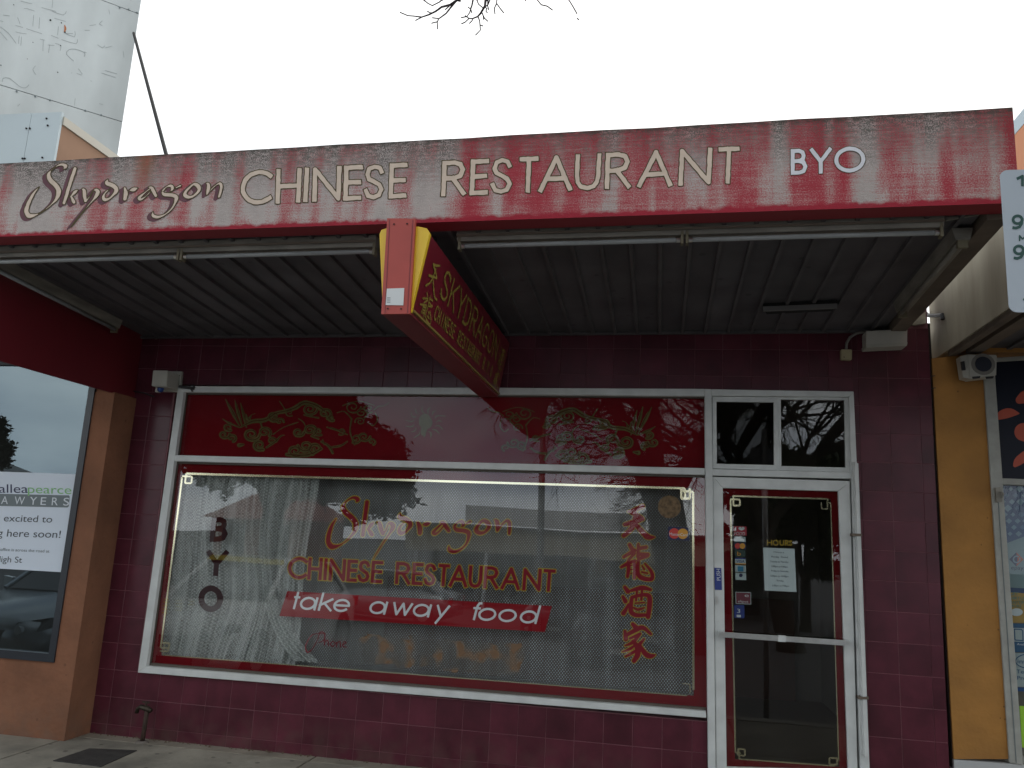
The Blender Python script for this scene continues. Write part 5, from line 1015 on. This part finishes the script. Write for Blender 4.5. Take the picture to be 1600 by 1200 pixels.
# latch on the window frame
LT = MB(); LT.px([(1555.5, 762), (1563, 761), (1566, 784), (1557.5, 785)], -.02, .02); LT.tube([P(1562, 768, -.03), P(1568, 771, -.035), P(1565, 778, -.03)], .006, 8); o = LT.build('shutter_latch', dirtywhite); tag(o, 'old white latch with a ring on the grey aluminium frame of the right shop', 'latch')

# parking sign on its pole
PK = empty('parking_sign'); tag(PK, 'white parking time sign with dark green print on a pole at the right edge', 'sign')
yk = -3.5; a0 = P(1562, 266, yk); a1 = P(1577, 488, yk); wd = .30
V = []; rr_ = .022
xl0, xl1 = a0.x, a1.x; zt_, zb3 = a0.z, a1.z
def rcorner(cx, cz, a): return [(cx+rr_*math.cos(math.radians(a+t)), yk, cz+rr_*math.sin(math.radians(a+t))) for t in range(0, 91, 15)]
pts = rcorner(xl0+wd-rr_, zt_-rr_, 0)+rcorner(xl0+rr_, zt_-rr_, 90)+rcorner(xl0+rr_, zb3+rr_, 180)+rcorner(xl0+wd-rr_, zb3+rr_, 270)
MB().prism(pts, (0, .003, 0)).build('plate', mat('sign_white', (.40, .45, .50), .4), PK)
dgn = mat('sign_green', (.008, .06, .05), .5)
s9 = Ink(1570, 262, 1680, 480, .6)
letter(s9, '1', 1585, 1607, 273, 291, 2.2); letter(s9, 'P', 1612, 1632, 270, 291, 2.2); letter(s9, '9', 1580, 1600, 335, 358.5, 2.2); letter(s9, 'M', 1592, 1604, 367, 377, 1.1); letter(s9, '9', 1582, 1602, 382, 406, 2.2)
s9.line([(1650, 468), (1602, 468)], 2.2); s9.line([(1610, 461), (1600, 468), (1610, 475)], 1.6)
s9.obj('letter', dgn, lambda x, y: P(x, y, yk-.001), PK, split=True)
MB().tube([(xl0+wd/2, yk+.035, -.15), (xl0+wd/2, yk+.035, 3.0)], .03, 12).build('pole', mat('galvanised', (.35, .35, .35), .5, metal=.8), PK, True)
for z in (zt_-.08, zb3+.08): MB().box(xl0+wd/2-.045, xl0+wd/2+.045, yk+.003, yk+.012, z-.01, z+.01).build('clamp', steel, PK)
# ------------------------------------------------------------------ street behind the viewer (seen in the glass)
def car_glass():
    return mat('car_glass', (.015, .018, .02), .08, spec=.8)
def road_z(y):
    for (a, b), (c, d) in zip(prof[:-1], prof[1:]):
        if c <= y <= a: return b+(d-b)*(y-a)/(c-a)
    return -.15
def make_car(name, x, y, ang, paint, label, length=4.5, width=1.78, height=1.44, van=False, checks=False, tail=False):
    """nose at +y before rotation"""
    t = empty(name); tag(t, label, 'car'); z0 = road_z(y); Lh, Wh, H = length/2, width/2, height
    M4 = Matrix.Translation((x, y, z0)) @ Matrix.Rotation(ang, 4, 'Z')
    parts = []
    def fin(o):
        o.data.transform(M4); parts.append(o); return o
    # lower body stations along the length: (y, half width, bottom, shoulder, top)
    st = [(Lh, .60*Wh, .28, .48, .55), (Lh-.06, .82*Wh, .22, .52, .66), (Lh-.35, .96*Wh, .18, .62, .76), (Lh-1.0, Wh, .17, .72, .88), (Lh-1.35, Wh, .17, .78, .93), (0, Wh, .17, .82, .96), (-Lh+1.0, Wh, .18, .82, .97), (-Lh+.3, .96*Wh, .2, .8, .94), (-Lh+.05, .88*Wh, .25, .7, .88), (-Lh, .8*Wh, .3, .6, .7)]
    V = []; F = []
    for yy, hw, b, s_, tp in st: V += [(-hw*.9, yy, b), (-hw, yy, b+.12), (-hw, yy, s_), (-hw*.82, yy, tp), (hw*.82, yy, tp), (hw, yy, s_), (hw, yy, b+.12), (hw*.9, yy, b)]
    for i in range(len(st)-1):
        for k in range(8): F.append((8*i+k, 8*i+(k+1) % 8, 8*i+8+(k+1) % 8, 8*i+8+k))
    F += [tuple(range(7, -1, -1)), tuple(8*(len(st)-1)+k for k in range(8))]
    fin(mesh_obj('body', V, F, paint, t, True))
    c0 = (Lh-1.25, .93); c1 = (Lh-1.95, H-.03) if not van else (Lh-1.5, H-.03); c2 = (-Lh+(.95 if not van else .25), H-.06); c3 = (-Lh+(.55 if not van else .05), .95)
    ws, wr = .84*Wh, .64*Wh
    V = []
    for (yy, zz), hw in ((c0, ws), (c1, wr), ((0, H), wr), (c2, wr), (c3, ws)): V += [(-hw, yy, zz), (hw, yy, zz)]
    V += [(-ws, 0, .95), (ws, 0, .95)]
    g = fin(mesh_obj('glasshouse', V, [(0, 2, 3, 1), (6, 8, 9, 7), (0, 10, 4, 2), (10, 8, 6, 4), (1, 3, 5, 11), (11, 5, 7, 9)], car_glass(), t))
    V = [(-wr-.015, c1[0]+.04, c1[1]-.01), (wr+.015, c1[0]+.04, c1[1]-.01), (wr+.02, 0, H-.01), (-wr-.02, 0, H-.01), (-wr-.015, c2[0], c2[1]-.01), (wr+.015, c2[0], c2[1]-.01), (-wr*.8, c1[0]-.05, c1[1]+.03), (wr*.8, c1[0]-.05, c1[1]+.03), (wr*.8, 0, H+.025), (-wr*.8, 0, H+.025), (-wr*.8, c2[0], c2[1]+.02), (wr*.8, c2[0], c2[1]+.02)]
    fin(mesh_obj('roof', V, [(6, 9, 8, 7), (9, 10, 11, 8), (0, 1, 7, 6), (1, 2, 8, 7), (2, 5, 11, 8), (3, 0, 6, 9), (4, 3, 9, 10), (5, 4, 10, 11)], paint, t, True))
    m_ = MB()
    for sx in (-1, 1):
        m_.bar((sx*ws*1.0, c0[0], .93), (sx*wr*1.02, c1[0], c1[1]), .06, .04); m_.bar((sx*ws*.99, 0, .95), (sx*wr*1.03, 0, H-.02), .07, .03); m_.bar((sx*ws, c3[0], .95), (sx*wr*1.02, c2[0], c2[1]), .09, .05)
    fin(m_.build('pillar', paint, t))
    lens = mat('headlight_lens', (.35, .38, .40), .1, spec=.9); hl = mat('headlight_housing', (.04, .045, .05), .3)
    for sx in (-1, 1):
        V = [(sx*.48*Wh, Lh-.02, .50), (sx*.80*Wh, Lh-.08, .52), (sx*.98*Wh, Lh-.40, .66), (sx*.90*Wh, Lh-.30, .72), (sx*.60*Wh, Lh-.06, .665)]
        o = fin(MB().prism([Vector(v)+Vector((0, .012, 0)) for v in V], (0, -.06, 0)).build('headlight', hl, t))
        fin(MB().tube([(sx*.66*Wh, Lh+.0, .585), (sx*.66*Wh, Lh-.05, .585)], .05, 12).build('lens', lens, o))
        o = fin(MB().tube([(sx*.72*Wh, Lh-.02, .33), (sx*.72*Wh, Lh-.10, .33)], .05, 10).build('fog_light', lens, t))
        tl_ = mat('tail_red', (.5, .02, .02), .2)
        if tail: tl_ = mat('tail_red_lit', (.5, .02, .02), .2); q = tl_.node_tree.nodes['Principled BSDF']; q.inputs['Emission Color'].default_value = (1, .05, .05, 1); q.inputs['Emission Strength'].default_value = 2.5
        fin(MB().box(sx*.80*Wh-.10, sx*.80*Wh+.10, -Lh-.005, -Lh+.08, .66, .82).build('tail_light', tl_, t))
        m_ = MB().prism([(sx*(Wh+.02), c0[0]-.35, .92), (sx*(Wh+.18), c0[0]-.38, .94), (sx*(Wh+.18), c0[0]-.38, 1.06), (sx*(Wh+.02), c0[0]-.35, 1.04)], (0, .08, 0)); fin(m_.build('mirror', paint, t))
        for yy in (Lh-.85, -Lh+.8):
            wv = fin(MB().tube([(sx*(Wh-.20), yy, .31), (sx*(Wh+.005), yy, .31)], .31, 18).build('wheel', black, t)); fin(MB().tube([(sx*(Wh-.0), yy, .31), (sx*(Wh+.012), yy, .31)], .2, 14).build('rim', steel, wv))
    fin(MB().prism([(-.42*Wh, Lh+.005, .44), (.42*Wh, Lh+.005, .44), (.46*Wh, Lh-.0, .58), (-.46*Wh, Lh-.0, .58)], (0, -.04, 0)).build('grille', black, t))
    fin(MB().box(-.55*Wh, .55*Wh, Lh-.04, Lh+.012, .22, .34).build('bumper_intake', black, t))
    fin(MB().box(-.18, .18, Lh+.0, Lh+.016, .345, .43).build('number_plate', mat('plate_white', (.5, .5, .48), .5), t))
    if checks:
        yl = mat('check_yellow', (.75, .62, .03), .4); m_ = MB(); m2 = MB()
        for i in range(8):
            for j in range(5):
                xa = -.78*Wh+i*.095; ya = Lh-.42-j*.15
                if i > 4+j % 2+1: continue
                zz = .785+.0; f = min(1, (Lh-.35-ya)/.65); zz = .76+f*.12+.010
                (m_ if (i+j) % 2 == 0 else m2).box(xa, xa+.095, ya-.15, ya, zz-.03, zz)
        fin(m_.build('yellow_check', yl, t)); fin(m2.build('black_check', black, t))
        fin(MB().prism([(-wr-.04, c1[0]+.08, c1[1]-.03), (wr+.04, c1[0]+.08, c1[1]-.03), (wr+.0, c1[0]+.04, c1[1]+.035), (-wr-.0, c1[0]+.04, c1[1]+.035)], (0, -.04, 0)).build('yellow_band', yl, t))
    return t
silver = mat('silver_paint', (.33, .36, .38), .25, metal=.5); whitep = mat('white_car_paint', (.80, .81, .80), .25); darkp = mat('dark_car_paint', (.03, .035, .045), .2); bluep = mat('blue_car_paint', (.05, .08, .13), .25); redp = mat('red_car_paint', (.35, .02, .02), .3)
hx = P(70, 965, 2.3).x
make_car('parked_car', -4.35, -2.95-2.25, 0, silver, 'silver sedan parked nose to the kerb, mirrored in the black framed window')
make_car('parked_car', -2.4, -3.0-2.25, 0, whitep, 'white car with yellow checks on its bonnet, mirrored behind the BYO letters', checks=True, width=1.7)
make_car('parked_car', 2.75, -7.9-2.3, 0, darkp, 'dark sedan mirrored low down behind the last word of the window lettering')
make_car('parked_van', 1.05, -16.5, math.radians(4), darkp, 'tall dark van across the street, mirrored in the middle of the display window', 4.7, 1.9, 2.0, True)
make_car('parked_car', 3.6, -18.0, math.pi, bluep, 'blue car across the street showing its red tail lights', tail=True)
make_car('parked_car', -4.6, -17.5, math.radians(90), silver, 'silver car standing side-on across the street', 4.6)
make_car('parked_car', -10.2, -16.0, math.radians(90), redp, 'red car standing side-on across the street', 4.3)
make_car('parked_car', 8.1, -5.4, 0, bluep, 'dark blue car parked nose to the kerb beside the parking sign')

# buildings over the road
OB = empty('opposite_shops'); tag(OB, 'low cream shop building with a deep white verandah band across the street', 'building')
wal = mat('cream_render', (.50, .46, .36), .8, var=.1, scale=.6)
def gz(y): return road_z(y)
MB().box(-7.5, 9.5, -40, -33, -1.4, 2.1).build('wall', mat('grey_wall', (.12, .12, .115), .9), OB)
MB().box(-8, 6.3, -33, -30, .98, 2.15).build('verandah', wal, OB); MB().box(-8.2, 6.5, -33.2, -29.8, 2.151, 2.25).build('roof', mat('roof_grey', (.2, .2, .2), .7), OB)
for i in range(6): MB().box(-7.4+i*2.6, -5.2+i*2.6, -33.04, -32.96, -1.1, .8).build('window', car_glass(), OB)
for i in range(5): MB().box(-7.6+i*3.3, -7.45+i*3.3, -30.2, -30.05, -1.4, .98).build('post', white, OB)
sgn = MB().box(-5.2, 2.9, -29.9, -29.8, 2.3, 3.1).build('signboard', mat('signboard_white', (.8, .81, .82), .6), OB)
text_obj('lettering', 'Eye', navy, (-.3, -29.79, 2.5), (-1.9, -29.79, 2.5), (0, 0, .75), OB) if False else None
O2 = empty('far_house'); tag(O2, 'red brick house with a red tiled roof beyond the street, mirrored behind the drape', 'house')
MB().box(-22, -16.5, -44, -38, -1.6, 2.2).build('wall', mat('house_brick', (.22, .10, .07), .9), O2)
V = [(-22.6, -37.4, 2.1), (-16, -37.4, 2.1), (-16, -44.6, 2.1), (-22.6, -44.6, 2.1), (-20.5, -41, 4.0), (-18, -41, 4.0)]
mesh_obj('roof', V, [(0, 1, 5, 4), (1, 2, 5), (2, 3, 4, 5), (3, 0, 4), (0, 3, 2, 1)], mat('roof_red_tile', (.25, .07, .05), .8), O2)
for i in range(2): MB().box(-21.5+i*2.6, -20+i*2.6, -38.03, -37.97, 0, 1.8).build('window', car_glass(), O2)
O3 = empty('far_house'); tag(O3, 'grey roofed pale house beyond the street, mirrored in the black framed window', 'house')
MB().box(-62, -42, -52, -40, -1.6, 3.4).build('wall', wal, O3); mesh_obj('roof', [(-63, -39, 3.3), (-41, -39, 3.3), (-41, -53, 3.3), (-63, -53, 3.3), (-57, -46, 6.6), (-47, -46, 6.6)], [(0, 1, 5, 4), (1, 2, 5), (2, 3, 4, 5), (3, 0, 4), (0, 3, 2, 1)], mat('roof_grey', (.2, .2, .2), .7), O3)
for i in range(4): MB().box(-60+i*4.6, -58+i*4.6, -40.03, -39.97, 0, 1.8).build('window', car_glass(), O3)
# light pole
pp = P(848, 700, 14); LP = empty('street_pole'); tag(LP, 'plain grey street light pole across the street', 'pole')
MB().tube([(pp.x, -14, -.7), (pp.x, -14, 7.5)], [.10, .06], 12).build('pole', MATS['galvanised'], LP, True); MB().tube([(pp.x, -14, 7.4), (pp.x+.8, -14, 7.9), (pp.x+1.5, -14, 7.9)], .04, 8).build('arm', MATS['galvanised'], LP, True); MB().box(pp.x+1.3, pp.x+1.9, -14.12, -13.88, 7.82, 7.95).build('lamp_head', MATS['galvanised'], LP)

# ------------------------------------------------------------------ trees
bark = mat('bark', (.055, .045, .035), .95, var=.4, scale=8, bump=.6, stretch=(1, 1, .3)); twigm = mat('twig_bark', (.035, .025, .028), .9)
leafm = mat('leaf_dark', (.035, .045, .02), .7, var=.4, scale=3); leaf2 = mat('leaf_grey_green', (.06, .07, .045), .7, var=.4, scale=3)
def grow(mb, p, d, L_, r, depth, rg, tips, droop=0.0, spread=.6, nmin=2):
    pts = [p]; rads = [r]; n_ = 4 if depth > 1 else 3; q = p.copy(); dd = d.copy()
    for i in range(n_):
        dd = (dd+Vector((rg.gauss(0, .13), rg.gauss(0, .13), rg.gauss(0, .10)-droop*.1))).normalized(); q = q+dd*L_/n_; pts.append(q.copy()); rads.append(r*(1-.38*(i+1)/n_))
        if depth > 0 and i >= 1 and rg.random() < .55:
            a = dd.orthogonal().normalized(); a.rotate(Matrix.Rotation(rg.uniform(0, 6.28), 3, dd)); nd = (dd+a*spread*rg.uniform(.8, 1.5)).normalized()
            grow(mb, q.copy(), nd, L_*rg.uniform(.5, .75), r*.5, depth-1, rg, tips, droop, spread)
    mb.tube(pts, rads, 7 if r > .08 else (4 if r > .015 else 3), caps=False)
    if depth == 0: tips.append(q); return
    for k in range(nmin+(rg.random() < .4)):
        a = dd.orthogonal().normalized(); a.rotate(Matrix.Rotation(rg.uniform(0, 6.28), 3, dd)); nd = (dd+a*spread*rg.uniform(.5, 1.1)).normalized()
        grow(mb, q.copy(), nd, L_*rg.uniform(.62, .82), r*.6, depth-1, rg, tips, droop, spread)
def tree(name, label, x, y, h, r, seed, depth=5, leaf=None, spread=.6, nleaf=5, ls=.16, split=None, droop=0, lf=.27):
    rg = random.Random(seed); t = empty(name); tag(t, label, 'tree'); z0 = road_z(y) if y < -2.9 else -.15; tips = []
    m_ = MB(); base = Vector((x, y, z0-.05)); top = base+Vector((rg.uniform(-.1, .1)*h, 0, h*.30)); m_.tube([base, base.lerp(top, .15), base.lerp(top, .6), top], [r*1.35, r*1.05, r, r*.95], 12); m_.build('trunk', bark, t, True)
    m_ = MB()
    for k in range(split or 3):
        a = k*6.283/(split or 3)+rg.uniform(-.4, .4); d = Vector((math.cos(a)*.6, math.sin(a)*.6, 1)).normalized(); grow(m_, top-Vector((0, 0, r)), d, h*lf, r*.62, depth, rg, tips, droop, spread)
    m_.build('limbs', bark, t)
    if leaf:
        m_ = MB(); vs = []; fs = []
        for p in tips:
            for q in range(nleaf):
                c = p+Vector((rg.gauss(0, .35), rg.gauss(0, .35), rg.gauss(0, .3)))*h*.035; a = Vector((rg.gauss(0, 1), rg.gauss(0, 1), rg.gauss(0, 1))).normalized()*ls*rg.uniform(.5, 1.3); b = a.orthogonal().normalized()*ls*.45
                k_ = len(vs); vs += [c-a, c+b, c+a, c-b]; fs.append((k_, k_+1, k_+2, k_+3))
        mesh_obj('crown', vs, fs, leaf, t)
    return t, tips
tree('bare_tree', 'big bare many-branched tree mirrored at the right end of the display window', P(1078, 860, 13).x, -13, 11.5, .42, 4, 6, None, .75, split=4)
tree('bare_tree', 'bare tree mirrored in the glass of the door', P(1235, 860, 16).x, -16, 10, .28, 21, 6, None, .7, split=4)
tree('leafy_tree', 'dark leafy tree mirrored in the left half of the dragon fanlight', -9.0, -19, 11.0, .35, 9, 5, leafm, .72, 14, .15, 5, 0, .145)
tree('leafy_tree', 'grey green gum tree mirrored at the left edge of the black framed window', -20.6, -17, 8.5, .25, 12, 5, leaf2, .55, 18, .10, 3, 0, .16)
tree('leafy_tree', 'low bushy tree beyond the street, left of the red roofed house', -36, -40, 5.0, .25, 14, 5, leafm, .7, 22, .2, 5, 0, .2)
tree('leafy_tree', 'small bushy tree at the right end of the cream shops', 8.8, -27, 7.0, .2, 17, 5, leafm, .7, 20, .16, 5)
# overhanging street tree: trunk outside the frame to the right, a limb over the viewer
ST = empty('street_tree'); tag(ST, 'leafless street tree whose drooping twig ends hang into the top of the picture', 'tree')
MB().tube([(8.2, -4.6, -.2), (8.1, -4.5, 1.5), (7.6, -4.2, 3.6), (6.6, -3.7, 5.6)], [.30, .22, .20, .15], 12).build('trunk', bark, ST, True)
yT = -1.9
def tp(x, y, dy=0.0): return P(600+x/4.571, y/4.571, yT+dy)
lb = [Vector((6.6, -3.7, 5.6)), Vector((5.0, -3.0, 7.0)), tp(900, -420), tp(760, -220), tp(735, -80)]
m_ = MB(); m_.tube(lb, [.14, .10, .06, .035, .02], 8)
m_.tube([tp(900, -420), tp(700, -200), tp(600, -90), tp(525, -2)], [.05, .035, .025, .018], 7); m_.tube([tp(760, -220), tp(650, -70), tp(636, -2)], [.02, .012, .008], 5); m_.tube([tp(760, -220), tp(810, -60), tp(806, -2)], [.02, .012, .006], 5); m_.tube([tp(900, -420), tp(1000, -200), tp(1092, -4)], [.03, .015, .006], 5); m_.tube([tp(1000, -200), tp(1250, -90), tp(1318, -4)], [.015, .01, .005], 5); m_.tube([tp(600, -90), tp(450, -40), tp(412, 0)], [.015, .01, .007], 5); m_.tube([tp(500, -60), tp(330, -20), tp(282, 0)], [.012, .007, .004], 4)
m_.tube([tp(600, -90), tp(500, -60)], [.015, .012], 5); m_.tube([tp(760, -220), tp(690, -60), tp(664, 4)], [.012, .008, .005], 4); m_.build('limb', twigm, ST)
TW = [([(525,-2),(470,35),(410,50),(370,80),(320,105),(270,122),(210,115),(170,112),(115,88)],7,2), ([(522,0),(480,50),(445,95),(390,135),(380,160),(383,210)],6,1.8), ([(390,133),(345,127)],2,1), ([(380,156),(340,166)],2,1), ([(412,0),(395,15),(345,40),(315,25),(280,-2)],4,1.5), ([(636,-2),(628,40),(612,90),(592,118),(550,126)],5,1.2), ([(626,40),(618,60),(628,92)],3,1.2),
      ([(736,-82),(725,0),(720,45),(690,95),(670,118),(632,133),(605,130),(580,112)],8,2), ([(606,134),(580,158),(553,171)],2.5,1.2), ([(635,135),(628,150),(610,168)],2,1), ([(671,118),(683,150),(688,215),(670,235),(655,250)],4,1.2), ([(686,180),(708,186)],1.6,.8), ([(698,88),(708,110),(718,130),(742,152)],3,1), ([(704,95),(710,120),(712,140)],2.5,.9), ([(716,48),(735,60),(728,80),(738,92)],3,1), ([(742,-4),(740,40),(748,70)],4,1), ([(757,-4),(745,30),(722,50)],4,2), ([(664,4),(676,30),(700,50),(712,62)],3,1), ([(733,5),(745,-6)],3,2),
      ([(806,-2),(803,28),(788,60),(793,100)],3,1), ([(806,26),(830,60),(856,93)],2.6,.8), ([(1092,-4),(1125,35),(1165,44),(1203,72)],2,.7), ([(1008,-3),(1012,6)],2,1.5), ([(1318,-4),(1340,30),(1358,62),(1378,98)],2,.8), ([(310,80),(330,92),(345,92)],1.8,.9), ([(225,146),(245,135),(272,122)],1,1.8), ([(436,70),(448,60),(470,40)],.8,1.6), ([(540,-2),(546,10)],2,1.5), ([(612,60),(600,50)],2,1), ([(1380,130),(1392,142)],1,.8)]
m_ = MB(); px_m = 4.8/FPX/4.571*1.8
for pts, r0, r1 in TW:
    n_ = len(pts); m_.tube([tp(x, y, .03*math.sin(i*1.7+r0)) for i, (x, y) in enumerate(pts)], [max(.0036, (r0+(r1-r0)*i/(n_-1))*px_m*.75) for i in range(n_)], 5)
tag(m_.build('twigs', twigm, ST), kind='stuff')

# ------------------------------------------------------------------ put every group's Empty at the base of its thing
bpy.context.view_layer.update()
for o in list(COL.objects):
    if o.type == 'EMPTY' and o.parent is None:
        lo = Vector((1e9,)*3); hi = Vector((-1e9,)*3)
        def walk(c):
            if c.type == 'MESH':
                for q in c.bound_box:
                    v = c.matrix_world @ Vector(q)
                    for i in range(3): lo[i] = min(lo[i], v[i]); hi[i] = max(hi[i], v[i])
            for k in c.children: walk(k)
        walk(o)
        if lo.x > hi.x: continue
        b = Vector(((lo.x+hi.x)/2, (lo.y+hi.y)/2, lo.z)); o.location = b
        for c in o.children: c.location = c.location-b
# plain smooth shading off for flat pieces is the default; done
